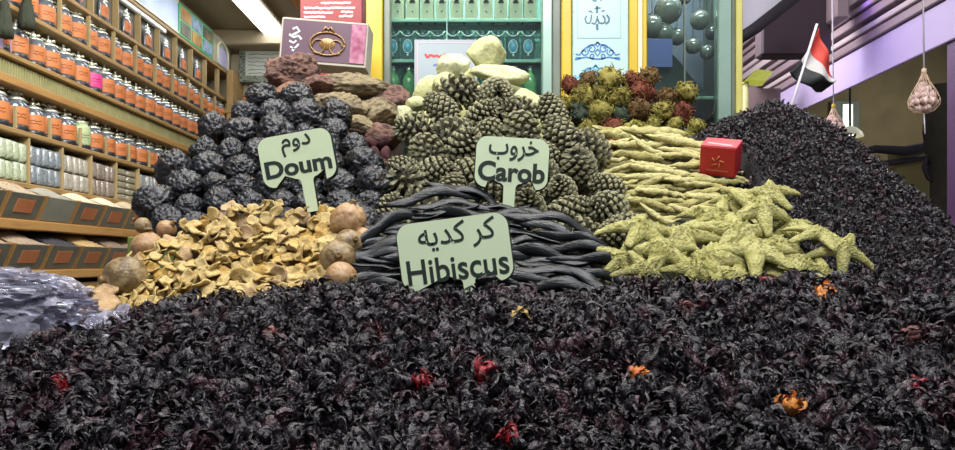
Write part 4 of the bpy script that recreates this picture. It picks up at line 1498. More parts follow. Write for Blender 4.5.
tag(b.build('slice_filling', mat('slice_filling', ['#6e5226', '#a8853f', '#c8ab66', '#b5934a'], 130, 0.6, 0.6, 400, rnd=0.5, spec=0.3, detail=6)), 'further yellow slices packed between and under the others in the heap', 'dried slices', None, 'stuff')
# two broad pale slices at the tail
for i, (px, py, a) in enumerate(((98, 298, 18), (106, 283, 13))):
    o = link('dried_slice', slice_mesh(660 + i, M['slice_pale'], 0.15), None, P(px, py + 8, 1.15 + 0.05 * i), Quaternion((1, 0, 0), 0.55), (a * 1.3 / F, a * 1.25 / F, a * 1.4 / F))
    tag(o, 'broad pinkish slice at the bag end of the yellow heap, %s' % ('the larger one' if i == 0 else 'the smaller one'), 'dried slice', 'broad pinkish slices')


# ------------------------------------------------------------------ brown gourds
def gourd(px, py, r_, label, seed, m='gourd', tall=1.0, tilt=(0, 0, 0), yv=None, flaky=False):
    yv = yv or HS.Y(min(max(py, 205), 314)) - 0.02
    rr = r_ * yv / F
    e = empty('brown_gourd', P(px, py, yv), label, 'gourd', 'brown gourds round the yellow slices', tilt)
    V, Fs = ico(4)
    out = []
    for v in V:
        an = math.atan2(v.y, v.x)
        f = 1 + 0.05 * nz(v, 1.6, seed) + 0.025 * math.cos(5 * an + seed) * (1 - abs(v.z)) + 0.012 * nz(v, 7, seed)
        if flaky:
            f += 0.10 * abs(nz(v, 3, seed)) + 0.05 * nz(v, 6, seed)
        t = max(0, v.z)
        f *= 1 - 0.12 * t * (tall > 1.05) * 2
        out.append(Vector((v.x * f, v.y * f, v.z * f * tall)) * rr)
    MB().add(out, Fs).build('rind', M[m], e)
    b = MB().lathe([(0.30 * rr, 0.90 * rr * tall), (0.22 * rr, 1.0 * rr * tall), (0.14 * rr, 1.07 * rr * tall), (0.19 * rr, 1.2 * rr * tall), (0.12 * rr, 1.24 * rr * tall), (0.02 * rr, 1.16 * rr * tall)], 10)
    for v in b.v:
        an = math.atan2(v.y, v.x)
        f = 1 + 0.2 * math.sin(5 * an)
        v.x *= f; v.y *= f
    b.build('stem_end', mat('gourd_stem', ['#5a4624', '#7d6538'], 30, 0.7) if 'gourd_stem' not in bpy.data.materials else bpy.data.materials['gourd_stem'], e)
    return e


gourd(126, 277, 21, 'largest round brown gourd at the bag end of the yellow slices', 1.0, tilt=(1.7, 0, -0.7))
gourd(148, 246, 16, 'upright pear-shaped brown gourd behind the largest one', 2.0, 'gourd_pale', 1.15, yv=1.34)
gourd(167, 229, 10, 'small pinkish gourd beside the upright pear-shaped one', 3.0, 'gourd_pale', 1.1, (0.3, 0.9, 0), yv=1.40)
gourd(142, 225, 8, 'small brown gourd tip sticking up behind the pear-shaped one', 4.0, 'gourd', 1.2, (0, -1.0, 0), yv=1.40)
gourd(348, 222, 18, 'orange-brown flaky gourd at the top corner of the slices', 5.0, 'gourd_pale', 1.05, (0.2, 0.3, 0), yv=1.38, flaky=True)
gourd(349, 244, 15, 'brown gourd below the flaky one at the pod end', 6.0, 'gourd', 0.95, (1.2, 0.6, 0.4), yv=1.34)
gourd(338, 258, 18, 'brown gourd second from the bottom at the pod end', 7.0, 'gourd', 0.95, (1.4, -0.5, 0.3), yv=1.28)
gourd(341, 278, 16.5, 'lowest brown gourd at the pod end of the slices', 8.0, 'gourd_pale', 1.0, (1.5, 0.4, 0.9), yv=1.22)
gourd(364, 237, 10, 'small tan gourd between the flaky gourd and the pods', 9.0, 'gourd_pale', 0.95, (1.0, 0.8, 0), yv=1.36)

# green crate behind the slices
e = empty('plastic_crate', P(157, 262, 1.50), 'low green crate behind the gourds with its rim showing', 'crate')
cw = 30 * 1.5 / F
MB().box((-cw, 0, 0), (-cw + 0.012, 0.12, 0.055), bev=0.002).box((cw - 0.012, 0, 0), (cw, 0.12, 0.055), bev=0.002).box((-cw + 0.012, 0, 0), (cw - 0.012, 0.012, 0.048), bev=0.002).box((-cw + 0.012, 0.108, 0), (cw - 0.012, 0.12, 0.048), bev=0.002).build('crate_wall', M['crate'], e, False)
MB().box((-cw, 0, -e.location.z + 1.001), (cw, 0.12, -0.001)).build('crate_base', M['crate'], e, False)

# ------------------------------------------------------------------ black pods
def pod_mesh(seed):
    r = random.Random(seed)
    b = MB()
    n = 16
    pts, rad = [], []
    c1, c2, ph = r.uniform(-0.3, 0.3), r.uniform(-0.1, 0.1), r.uniform(0, 6)
    for i in range(n + 1):
        t = i / n * 2 - 1
        pts.append((t, c1 * (1 - t * t) + 0.05 * math.sin(5 * t + ph), c2 * (1 - t * t) + 0.02 * math.sin(6 * t + ph) - 0.06 * t * t))
        rad.append(0.105 * (1 - abs(t) ** 4 * 0.82) * (1 + 0.10 * math.sin(9 * t + ph)))
    b.tube(pts, rad, 10, flat=0.36)
    for v in b.v:
        v += Vector((0, 1, 1)) * 0.014 * nz(v, 9, seed)
    return b.mesh('black_pod', M['pod'])


PM = [pod_mesh(700 + i) for i in range(7)]
HP = Heap([(300, 345, 640), (285, 340, 636), (268, 346, 630), (250, 352, 612), (232, 368, 585), (216, 385, 545), (204, 400, 505), (197, 425, 480)], 1.20, 1.44)
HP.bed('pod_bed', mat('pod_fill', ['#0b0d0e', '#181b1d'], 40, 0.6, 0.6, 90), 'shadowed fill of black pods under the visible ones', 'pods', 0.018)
nrm = HP.normal(); qn = nrm.to_track_quat('Z', 'Y')
items = []
row, py = 0, 200
while py < 300:
    l, r = HP.span(py)
    L_ = r - l
    n = max(2, int(round(L_ / 52)))
    for i in range(n):
        u = (i + 0.5) / n
        px = l + 12 + (L_ - 24) * u + R.uniform(-8, 8)
        ln = R.uniform(40, 62) * HP.Y(py) / F
        ang = -(u - 0.45) * 0.75 + R.gauss(0, 0.22)
        p = HP.pt(px, py + R.uniform(-2.5, 2.5)) + nrm * R.uniform(-0.003, 0.006)
        q = qn @ Quaternion((0, 0, 1), ang) @ Quaternion((1, 0, 0), R.gauss(0.2, 0.5)) @ Quaternion((0, 1, 0), R.gauss(0, 0.10))
        # local x must lie along the picture's width
        q = (Quaternion((0, 0, 1), 0.0)) @ q
        o = link('black_pod', R.choice(PM), None, p, q, ln)
        tag(o, '', 'pod', 'black pods in the heap')
        items.append((row, px, o))
    row += 1
    py += 5.8
label_rows(items, 'long black wrinkled pod', 'gourd')


# ------------------------------------------------------------------ yellow root fingers
def finger_mesh(seed):
    r = random.Random(seed)
    b = MB()
    n = 28
    c1, c2, ph = r.uniform(-0.22, 0.22), r.uniform(-0.1, 0.1), r.uniform(0, 6)
    pts, rad = [], []
    for i in range(n + 1):
        t = i / n * 2 - 1
        pts.append((t, c1 * (1 - t * t) + 0.04 * math.sin(4 * t + ph), c2 * (1 - t * t)))
        rad.append(0.150 * (1 - 0.45 * max(0, t) ** 1.5) * math.sqrt(max(0.05, 1 - abs(t) ** 5)) * (1 + 0.13 * math.sin(13 * t + ph) * r.uniform(0.4, 1)))
    b.tube(pts, rad, 10, flat=0.8)
    for v in b.v:
        v += Vector((0, 1, 1)) * 0.05 * nz(v, 6, seed) + Vector((0, 1, 1)) * 0.03 * nz(v, 14, seed)
    return b.mesh('yellow_root', M['finger'])


FM = [finger_mesh(800 + i) for i in range(8)]
HF = Heap([(262, 590, 800), (240, 592, 790), (215, 594, 778), (190, 594, 766), (170, 594, 742), (150, 596, 715), (135, 606, 692), (126, 622, 672)], 1.43, 1.84)
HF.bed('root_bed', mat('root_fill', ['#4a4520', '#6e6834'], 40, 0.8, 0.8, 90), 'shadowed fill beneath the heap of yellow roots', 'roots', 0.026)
nrm = HF.normal(); qn = nrm.to_track_quat('Z', 'Y')
items = []
row, py = 0, 129
while py < 228:
    l, r = HF.span(py)
    L_ = r - l
    n = max(2, int(round(L_ / 32)))
    for i in range(n):
        u = (i + 0.5) / n
        px = l + 10 + (L_ - 20) * u + R.uniform(-7, 7) + (9 if row % 2 else -9)
        ln = R.uniform(20, 34) * HF.Y(py) / F
        ang = 0.28 - 0.75 * u + R.gauss(0, 0.24)
        p = HF.pt(px, py + R.uniform(-2.5, 2.5)) + nrm * R.uniform(-0.004, 0.010)
        q = qn @ Quaternion((0, 0, 1), ang + (PI if R.random() < 0.5 else 0)) @ Quaternion((1, 0, 0), R.uniform(-0.5, 0.5)) @ Quaternion((0, 1, 0), R.gauss(0, 0.10))
        o = link('yellow_root', R.choice(FM), None, p, q, ln)
        tag(o, '', 'dried root', 'yellow roots in the heap')
        items.append((row, px, o))
    row += 1
    py += 7.4
label_rows(items, 'knobbly yellow dried root', 'cone')


# ------------------------------------------------------------------ starfish
def star_mesh(seed):
    r = random.Random(seed)
    n, rings = 140, 20
    arm = [r.uniform(0.86, 1.08) for _ in range(5)]
    bend = [r.uniform(0.0, 0.42) for _ in range(5)]
    side = [r.uniform(-0.22, 0.22) for _ in range(5)]
    def point(k, q, top):
        an = 2 * PI * k / n
        a5 = an / (2 * PI / 5)
        ai = int(round(a5)) % 5
        da = (a5 - round(a5)) * 2 * PI / 5
        # straight-sided star with rounded tips
        rin = 0.36
        tip = arm[ai]
        # edge line from (tip,0) to (rin, 36deg)
        A = Vector((tip, 0.085)); B = Vector((rin * math.cos(PI / 5), rin * math.sin(PI / 5)))
        d = Vector((math.cos(abs(da)), math.sin(abs(da))))
        E = B - A
        den = d.x * E.y - d.y * E.x
        rr = (A.x * E.y - A.y * E.x) / den if abs(den) > 1e-6 else tip
        rr = min(rr, tip * (1.0 - 0.9 * max(0, abs(math.tan(da)) * 1.0) ** 2) + 0.02)
        x, y = rr * q * math.cos(an), rr * q * math.sin(an)
        along = rr * q * math.cos(da)
        across = abs(rr * q * math.sin(da))
        hw = max(0.10, 0.44 * (1 - along / (tip + 0.08)) ** 0.8)
        h = 0.27 * (1 - 0.5 * min(1, along / tip)) * math.sqrt(max(0.0, 1 - q ** 2.6))
        h *= 0.72 + 0.28 * max(0, 1 - across / hw)
        z = h if top else -0.35 * h
        if top:
            z += 0.11 * max(0, nz((x, y, seed), 15)) * (1 - q ** 8) + 0.03 * nz((x, y, seed), 24) * (1 - q ** 6)
        z -= bend[ai] * along * along * max(0, math.cos(2.5 * da))
        sh = side[ai] * along * along
        ca = 2 * PI * ai / 5
        return Vector((x - sh * math.sin(ca), y + sh * math.cos(ca), z))
    Vv, Ff = [point(0, 0, True)], []
    for k in range(1, rings + 1):
        Vv += [point(a, k / rings, True) for a in range(n)]
    for k in range(rings - 1, 0, -4):
        Vv += [point(a, k / rings, False) for a in range(n)]
    Vv.append(point(0, 0, False))
    tot = (len(Vv) - 2) // n
    for a in range(n):
        Ff.append((0, 1 + a, 1 + (a + 1) % n))
        Ff.append((len(Vv) - 1, 1 + (tot - 1) * n + (a + 1) % n, 1 + (tot - 1) * n + a))
        for k in range(tot - 1):
            i0, i1 = 1 + k * n + a, 1 + k * n + (a + 1) % n
            Ff.append((i0, i0 + n, i1 + n, i1))
    return MB().add(Vv, Ff).mesh('dried_starfish', M['star'])


ST = [star_mesh(900 + i) for i in range(5)]
HT = Heap([(288, 604, 868), (272, 608, 860), (255, 612, 838), (238, 616, 810), (222, 622, 800), (205, 650, 782), (192, 690, 764)], 1.20, 1.44)
HT.bed('starfish_bed', mat('star_shade_fill', ['#23210f', '#3a381c'], 40, 0.85, 0.8, 90), 'shadowed fill beneath the heap of starfish', 'starfish', 0.040)  # bed coloured darker so the gaps between starfish read as shade
nrm = HT.normal(); qn = nrm.to_track_quat('Z', 'Y')
stars = [(735, 203, 32), (766, 206, 28), (714, 221, 38), (756, 223, 36), (792, 229, 30), (640, 240, 38), (684, 237, 38), (734, 243, 40), (778, 246, 34), (814, 249, 30), (624, 262, 32),
         (660, 262, 40), (706, 265, 42), (752, 266, 42), (796, 266, 36), (838, 259, 30), (736, 281, 32), (688, 281, 30), (776, 280, 30), (642, 279, 26), (822, 274, 28)]
rowof = lambda py: 0 if py < 212 else 1 if py < 230 else 2 if py < 250 else 3 if py < 268 else 4
items = []
for i, (px, py, rr) in enumerate(stars):
    yv = HT.Y(py)
    q = qn @ Quaternion((1, 0, 0), R.uniform(-0.35, 0.35)) @ Quaternion((0, 1, 0), R.uniform(-0.4, 0.4)) @ Quaternion((0, 0, 1), R.uniform(0, 6.28))
    o = link('dried_starfish', ST[i % 5], None, HT.pt(px, py) + nrm * (R.uniform(-0.004, 0.006) + 0.024 * (i % 2)), q, rr * 1.12 * yv / F)
    tag(o, '', 'starfish', 'dried starfish in the heap')
    items.append((rowof(py), px, o))
label_rows(items, 'rough yellow-green dried starfish', 'pod')


# ------------------------------------------------------------------ curled dry herb balls
def herb_mesh(seed, m):
    r = random.Random(seed)
    b = MB()
    V, Fs = ico(3)
    b.add([v * (0.70 + 0.22 * nz(v, 2.2, seed) + 0.20 * nz(v, 5, seed)) for v in V], Fs)
    for i in range(95):
        d = Vector((r.gauss(0, 1), r.gauss(0, 1), r.gauss(0, 1))).normalized()
        tang = d.cross(Vector((r.gauss(0, 1), r.gauss(0, 1), r.gauss(0, 1)))).normalized()
        axis = (d.cross(tang) + 0.4 * Vector((r.gauss(0, 1), r.gauss(0, 1), r.gauss(0, 1)))).normalized()
        q = d * 0.58
        dirv = (d + tang * 0.4).normalized()
        curl = r.choice([-1, 1]) * r.uniform(0.25, 0.75)
        pts = [q.copy()]
        for k in range(7):
            q = q + dirv * 0.085
            dirv = Quaternion(axis, curl) @ dirv
            pts.append(q.copy())
        rr = r.uniform(0.028, 0.05)
        b.tube(pts, [rr * (1 - 0.5 * k / 8) for k in range(8)], 4, cap=False)
        for k in range(2, 8):
            dd = Vector((r.gauss(0, 1), r.gauss(0, 1), r.gauss(0, 1))).normalized()
            a = pts[k]
            sd = dd.cross(Vector((0.3, 0.5, 0.8))).normalized() * 0.035
            b.add([a, a + dd * 0.06 + sd, a + dd * 0.13, a + dd * 0.06 - sd], [(0, 1, 2, 3)])
    return b.mesh('dry_herb_ball', m)


HBM = [[herb_mesh(1000 + 10 * j + i, HM[j]) for i in range(2)] for j in range(5)]
HH = Heap([(165, 560, 700), (150, 556, 704), (135, 552, 704), (115, 556, 694), (98, 562, 684), (84, 566, 668), (72, 590, 640)], 1.90, 2.05)
HH.bed('herb_bed', mat('herb_fill', ['#1d1a10', '#38301c'], 40, 0.9, 0.8, 90), 'shadowed fill beneath the curled dry herb balls', 'herbs', 0.045)
pos, rad, meta, items = [], [], [], []
row, py = 0, 84
while py < 152:
    l, r = HH.span(py)
    n = max(3, int(round((r - l) / 20)))
    for i in range(n):
        px = l + (r - l) * (i + 0.5) / n + (5 if row % 2 else -5) + R.uniform(-6, 6)
        pos.append(HH.pt(px, py + R.uniform(-7, 7))); rad.append(R.uniform(9.5, 15) * HH.Y(py) / F); meta.append((row, px))
    row += 1
    py += 14.5
pos = relax(pos, rad, 50, 0.85)
rows_ = {}
for p, rr, (rw, px) in sorted(zip(pos, rad, meta), key=lambda t: (t[2][0], t[2][1])):
    u = (px - 552) / 150
    j = R.choices(range(5), [3, 2 if u < .6 else 1, 3, 3 if u > 0.35 else 1, 2])[0]
    o = link('dry_herb_ball', HBM[j][R.randrange(2)], None, p, randq(), (rr * R.uniform(0.9, 1.45), rr * R.uniform(0.85, 1.3), rr * R.uniform(0.85, 1.3)))
    k = rows_.get((rw), 0); rows_[rw] = k + 1
    tag(o, '%s curled dry herb ball, %s along from the poster in %s row down' % (HERB[j][0], ordw(k), ordw(rw)), 'herb ball', 'curled dry herb balls')

# ------------------------------------------------------------------ riser behind the heaps
o = MB().box((-0.62, 2.16, 1.001), (0.28, 2.55, 1.60), bev=0.01).build('display_riser', M['counter'], None, False)
tag(o, 'wooden riser box on the counter behind the heaps, under the perfume boxes', 'riser')


# ------------------------------------------------------------------ signs
def text_mesh(body, bold=0.0):
    cu = bpy.data.curves.new('lettering', 'FONT')
    cu.body = body
    cu.size = 1.0
    cu.offset = bold
    cu.extrude = 0.01
    cu.resolution_u = 6
    o = bpy.data.objects.new('lettering', cu)
    COL.objects.link(o)
    bpy.context.view_layer.update()
    me = bpy.data.meshes.new_from_object(o.evaluated_get(bpy.context.evaluated_depsgraph_get()))
    bpy.data.objects.remove(o)
    return me


def put_text(parent, body, cx, cz, wdt, hgt, yfront, bold=0.0, th=0.0008, name='lettering', m=None):
    me = text_mesh(body, bold)
    co = np.empty(len(me.vertices) * 3, dtype=np.float32)
    me.vertices.foreach_get('co', co)
    co = co.reshape(-1, 3)
    mn, mxx = co.min(0), co.max(0)
    out = np.empty_like(co)
    out[:, 0] = cx + (co[:, 0] - (mn[0] + mxx[0]) / 2) / (mxx[0] - mn[0]) * wdt
    out[:, 2] = cz + (co[:, 1] - (mn[1] + mxx[1]) / 2) / (mxx[1] - mn[1]) * hgt
    out[:, 1] = yfront - th * (co[:, 2] - mn[2]) / (mxx[2] - mn[2])
    me.vertices.foreach_set('co', out.ravel())
    me.materials.clear(); me.materials.append(m or M['ink'])
    me.name = name
    me.update()
    return link(name, me, parent)


def sign(px, py, yv, wpx, hpx, rot, stick_px, stick_len, stick_off, label, lines, sw=12):
    """plate with lobed lower edge and stick; lines = (text, dx, dy, w, h, bold) in picture-size units"""
    k = yv / F
    e = empty('price_sign', P(px, py, yv), label, 'sign', None, (0, -rot, 0))
    a, b_ = wpx / 2, hpx / 2
    r = 14 * (wpx / 112) ** 0.5
    out = []
    def arc(cx, cy, rr, t0, t1, n=9):
        for i in range(n + 1):
            t = t0 + (t1 - t0) * i / n
            out.append((cx + rr * math.cos(t), cy + rr * math.sin(t)))
    d = hpx * 0.10
    so = stick_off
    s2 = sw / 2
    f = 5.0
    # start at the stick bottom, go counter-clockwise
    out.append((so - s2 * 0.9, -b_ - stick_len)); out.append((so + s2 * 0.9, -b_ - stick_len))
    arc(so + s2 + f, -b_ + d - f, f, PI, PI / 2, 6)
    arc(min(a - r, so + s2 + f + 10), -b_ + 5, 5 + d - 5 if d > 5 else d, PI / 2 * 1.0, PI / 2 * 1.0, 1)
    arc(a - r, -b_ + r, r, -PI / 2, 0)
    arc(a - r, b_ - r, r, 0, PI / 2)
    arc(-a + r, b_ - r, r, PI / 2, PI)
    arc(-a + r, -b_ + r, r, PI, 3 * PI / 2)
    arc(max(-a + r, so - s2 - f - 10), -b_ + 5, d, PI / 2, PI / 2, 1)
    arc(so - s2 - f, -b_ + d - f, f, PI / 2, 0, 6)
    n = len(out)
    th = 0.009
    bmv = MB()
    Vv = [(x * k, 0, z * k) for x, z in out] + [(x * k, th, z * k) for x, z in out]
    Ff = [tuple(range(n)), tuple(range(2 * n - 1, n - 1, -1))]
    bmv.add(Vv, Ff, 0)
    o = len(bmv.v)
    bmv.add(Vv, [(i, i + n, (i + 1) % n + n, (i + 1) % n) for i in range(n)], 1)
    bmv.build('sign_board', [M['sign'], M['sign_edge']], e, False)
    bk = MB()
    Vk = [(x * k * 1.028, th + 0.0003, z * k * 1.028 - 0.0012) for x, z in out] + [(x * k * 1.028, th + 0.004, z * k * 1.028 - 0.0012) for x, z in out]
    bk.add(Vk, [tuple(range(n)), tuple(range(2 * n - 1, n - 1, -1))] + [(i, i + n, (i + 1) % n + n, (i + 1) % n) for i in range(n)])
    bk.build('backing', M['sign_edge'], e, False)
    for body, dx, dy, wd, ht, bold in lines:
        put_text(e, body, dx * k, dy * k, wd * k, ht * k, -0.0004, bold)
    return e


R2 = math.radians
sign(455, 252, 1.175, 112, 68, R2(7.5), 0, 30, 10, 'largest pale green sign reading Hibiscus, standing in the black pods',
     [('Hibiscus', 1, -15.5, 102, 25, 0.012), ('\ufeea\ufef3\ufeaa\ufedb \ufeae\ufedb', 4, 17, 78, 29, 0.006)], 12)
sign(297, 158, 1.40, 74, 51, R2(10.5), 0, 30, 6, 'pale green sign reading Doum before the black nuts',
     [('Doum', 0, -7.5, 67, 17.5, 0.03), ('\ufee1\ufeed\ufea9', 1.5, 13, 30, 20, 0.012)], 12)
sign(512, 163, 1.44, 73, 51, R2(-3.5), 0, 29, -1, 'pale green sign reading Carob before the woody cones',
     [('Carob', 0, -9, 67, 20, 0.03), ('\ufe8f\ufeed\ufeae\ufea7', 1, 12.5, 50, 21, 0.012)], 12)

# ------------------------------------------------------------------ boxes on the heaps
# perfume carton with gold emblem
k = 2.17 / F
e = empty('perfume_carton', P(322, 65, 2.17), 'large mauve perfume carton with a gold oval emblem lying on the rocks', 'box', None, (0, R2(4.5), 0))
w2, h2 = 43.5 * k, 45 * k
MB().box((-w2, 0, 0), (w2, 0.10, h2), bev=0.002).build('carton', mat('pale_card', ['#a49e8c', '#b2ac9c'], 8, 0.5), e, False)
MB().box((-w2 + 0.006, -0.0015, 0.010), (w2 - 0.005, -0.0003, h2 - 0.006)).build('mauve_face', mat('mauve_print', ['#5a4652', '#6c5662'], 6, 0.4), e, False)
MB().box((w2 - 0.052, -0.003, 0.012), (w2 - 0.006, -0.0018, h2 - 0.008)).build('pink_end', mat('pink_print', ['#8c4462', '#b07c90'], 40, 0.4, contrast=2), e, False)
b = MB()
cx_, cz_ = 0.012, h2 * 0.47
b.tube([(cx_ + 0.055 * math.cos(t), -0.003, cz_ + 0.036 * math.sin(t)) for t in np.linspace(0, 2 * PI, 30)], 0.003, 6)
for s_ in (-1, 1):
    b.tube([(cx_ + s_ * (0.028 + 0.020 * math.cos(t)), -0.0035, cz_ - 0.01 + 0.022 * math.sin(t)) for t in np.linspace(0, 5.5, 18)], 0.0024, 6)
b.tube([(cx_ - 0.018, -0.003, cz_ + 0.036), (cx_ - 0.008, -0.003, cz_ + 0.052), (cx_, -0.003, cz_ + 0.044), (cx_ + 0.008, -0.003, cz_ + 0.052), (cx_ + 0.018, -0.003, cz_ + 0.036)], 0.004, 6)
b.lathe([(0, 0.003), (0.022, 0.002), (0.026, 0)], 18, M=Matrix.Translation((cx_, -0.002, cz_)) @ Matrix.Rotation(PI / 2, 4, 'X') @ Matrix.Diagonal((1, 0.7, 1, 1)))
b.build('gold_emblem', mat('gold_print', ['#7c5c34', '#987848'], 40, 0.4, metal=0.3), e)
b = MB()
for pts, wd in (([(-0.100, 0.105), (-0.088, 0.112), (-0.078, 0.100), (-0.090, 0.092), (-0.102, 0.085)], 0.007), ([(-0.110, 0.088), (-0.095, 0.080), (-0.080, 0.085), (-0.070, 0.075)], 0.007),
                ([(-0.108, 0.068), (-0.094, 0.062), (-0.086, 0.070)], 0.006), ([(-0.104, 0.050), (-0.092, 0.044), (-0.083, 0.052), (-0.078, 0.060)], 0.006), ([(-0.096, 0.036), (-0.09, 0.046)], 0.007)):
    stroke2(b, pts, wd, -0.0022)
b.build('silver_script', mat('silver_print', '#c4c8cc', rough=0.4), e, False)
# red carton above and behind
e = empty('red_carton', P(331, 21, 2.42), 'red carton with lines of white script above the mauve perfume carton', 'box')
k = 2.42 / F
MB().box((-31 * k, 0, -0.21), (31 * k, 0.10, 32 * k), bev=0.002).build('carton', mat('red_card', ['#76262a', '#883234'], 6, 0.45), e, False)
b = MB()
for i, (x0, x1, z) in enumerate(((-27, -6, 4), (-27, 2, 8.5), (-27, 24, 13), (-10, 20, 18), (8, 22, 5.0), (10, 22, 9))):
    stroke2(b, squiggle(x0 * k, x1 * k, z * k, 0.002, int((x1 - x0) * 1.2), i), 0.006, -0.0006)
b.build('white_script', mat('white_print', '#e2c8c8', rough=0.5), e, False)
# small bright red box on the roots
k = 1.72 / F
c0 = P(720, 172, 1.70)
e = empty('red_box', c0, 'small bright red box with a paler lid lying at the edge of the yellow roots', 'box', None, (R2(28), R2(10), R2(-32)))
w2, h2, d2 = 17 * k, 30 * k, 0.028
MB().box((-w2, -d2, 0), (w2, d2, h2), bev=0.002).build('carton', mat('bright_red_card', ['#a8161e', '#c02028'], 6, 0.4), e, False)
MB().box((-w2 + 0.001, -d2 + 0.001, h2 + 0.0002), (w2 - 0.001, d2 - 0.001, h2 + 0.0016)).build('lid', mat('pale_red_card', ['#d04a50', '#da6468'], 6, 0.35), e, False)
b = MB()
for i in range(5):
    t = 2 * PI * i / 5
    b.tube([(0.016 * math.cos(t), -d2 - 0.0005, h2 * 0.5 + 0.016 * math.sin(t)), (0.006 * math.cos(t + 0.6), -d2 - 0.0005, h2 * 0.5 + 0.006 * math.sin(t + 0.6))], 0.0018, 5)
stroke2(b, squiggle(-w2 * 0.6, w2 * 0.6, h2 * 0.2, 0.002, 14, 8), 0.003, -d2 - 0.0008)
b.build('gold_mark', mat('gold_mark', '#c07048', rough=0.4), e)
b = MB()
b.add([(-0.03, -0.012, h2 + 0.002), (0.03, -0.02, h2 + 0.002), (0.03, -0.012, h2 + 0.002), (-0.03, -0.004, h2 + 0.002)], [(0, 1, 2, 3)])
b.build('pale_mark', mat('pale_mark', '#e8a0a0', rough=0.4), e, False)


# ------------------------------------------------------------------ plastic bag on the counter's corner
film = film_mat('clear_film')


def bag_shape(sx, sy, sz, seed, squash=0.55):
    V, Fs = ico(6)
    out = []
    for v in V:
        q = Vector([math.copysign(abs(c) ** squash, c) for c in v])
        w1 = Vector((nz(v, 1.5, seed), nz(v, 1.5, seed + 3), nz(v, 1.5, seed + 6))) * 0.4
        cr = (1 - abs(nz(v + w1, 2.6, seed)) * 2) * 0.09 + (1 - abs(nz(v + w1, 6, seed + 2)) * 2) * 0.06 + (1 - abs(nz(v + w1, 13, seed + 5)) * 2) * 0.03
        q = q * (0.94 + cr)
        q.x *= sx; q.y *= sy; q.z *= sz
        # narrow towards the +x end
        t = max(0, v.x)
        q.z *= 1 - 0.55 * t ** 2
        q.y *= 1 - 0.35 * t ** 2
        out.append(q)
    return out, Fs


c = Vector((-0.815, 1.08, 1.205))
e = empty('plastic_bag', c, 'crumpled clear plastic bag of dark dried goods lying at the shelf-side corner of the counter', 'bag', None, (0, R2(3), R2(24)))
V_, F_ = bag_shape(0.20, 0.15, 0.085, 2.0)
MB().add(V_, F_).build('film', film, e, False)
b = MB()
for i in range(9):
    a = (i - 4) * 0.10
    b.tube([(0.182, a * 0.25, -0.005), (0.208, a * 0.35, 0.0), (0.232, a * 0.6, 0.004 * math.sin(i))], [0.012, 0.007, 0.016], 6, flat=0.4)
b.build('gathered_end', film, e)
inn = []
rm3 = Euler((0, R2(3), R2(24))).to_matrix()
for i in range(520):
    u = Vector((R.gauss(0, 1), R.gauss(0, 1), R.gauss(0, 1))).normalized()
    u = Vector([math.copysign(abs(q) ** 0.6, q) for q in u]) * R.uniform(0.80, 0.86)
    t = max(0, u.x)
    p = rm3 @ Vector((u.x * 0.18, u.y * 0.135 * (1 - .35 * t * t), u.z * 0.070 * (1 - .5 * t * t))) + c
    inn.append((R.randrange(12), R.uniform(0.030, 0.040), randq(), p))
v_, q_ = join_inst(inn, CAL)
tag(link('bag_filling', np_mesh('bag_filling', v_, q_, M['hib'])), 'dark dried petals packed inside the clear plastic bag', 'dried petals', None, 'stuff')
# loose flat film under the front heap
Vv, Ff = [], []
G = 40
for a in range(G + 1):
    for b_ in range(G + 1):
        px, v = 62 + 68 * a / G, b_ / G
        p = P(px, 331 - 17 * v - 0.05 * (px - 62), 1.04 + 0.12 * v)
        p.z += 0.012 * (1 - abs(nz(p, 22)) * 2.2) + 0.004 * nz(p, 70)
        Vv.append(p)
for a in range(G):
    for b_ in range(G):
        i0 = a * (G + 1) + b_
        Ff.append((i0, i0 + G + 1, i0 + G + 2, i0 + 1))
o = MB().add(Vv, Ff).build('plastic_sheet', film)
md = o.modifiers.new('thickness', 'SOLIDIFY'); md.thickness = 0.0008
tag(o, 'small flat sheet of clear plastic between the bag and the yellow slices', 'plastic sheet')

# ------------------------------------------------------------------ the street side
AX = 2.10
M['lav'] = mat('lavender_canvas', ['#aa9cc4', '#b8abd0'], 2, 0.55)
M['fascia'] = mat('pinkish_metal', ['#7a6a70', '#94838a'], 3, 0.5, stretch=(1, 0.3, 6))
M['dark'] = mat('dark_soffit', ['#17131a', '#241c24'], 4, 0.7)
M['maroon'] = mat('maroon_board', ['#2a1a26', '#38242f'], 4, 0.6)
aw = empty('street_awning', (AX, 4.2, 2.26), 'long lavender-lit awning valance running along the street', 'awning')
MB().box((0, -1.25, 0.025), (0.02, 3.2, 0.215), bev=0.004).build('valance', M['lav'], aw, False)
M['fascia_highlight'] = mat('highlit_pinkish_metal', ['#a89a9e', '#beb0b4'], 3, 0.4, stretch=(1, 0.3, 6))  # lighter copy of the fascia metal, highlights on some ribs put into colour
for i in range(9):
    z0, hh_ = 0.22 + 0.05 * i, (0.030 if i % 2 else 0.046)
    x0 = -0.018 * i
    MB().box((x0 - 0.02, -1.25, z0), (x0 + 0.05, 3.2, z0 + hh_), bev=0.004).build('fascia_rib', M['fascia_highlight'] if i in (1, 4, 5) else M['fascia'], aw, False)
MB().box((0.05, -1.25, 0.22), (0.07, 3.2, 0.70)).build('fascia_back', M['fascia'], aw, False)
MB().box((0.022, -1.25, 0.19), (0.3, 2.2, 0.24)).build('awning_roof', M['dark'], aw, False)

o = MB().box((0, 0, -2.6), (0.07, 0.07, 0.9), bev=0.006).build('street_post', mat('purple_lit_post', ['#4a3052', '#5e3e66'], 4, 0.5), None, False, (X(957, 3.05), 3.05, 2.6))  # purple light falling on the post is put into its base colour
tag(o, 'purple-lit upright post at the street edge of the view', 'post')
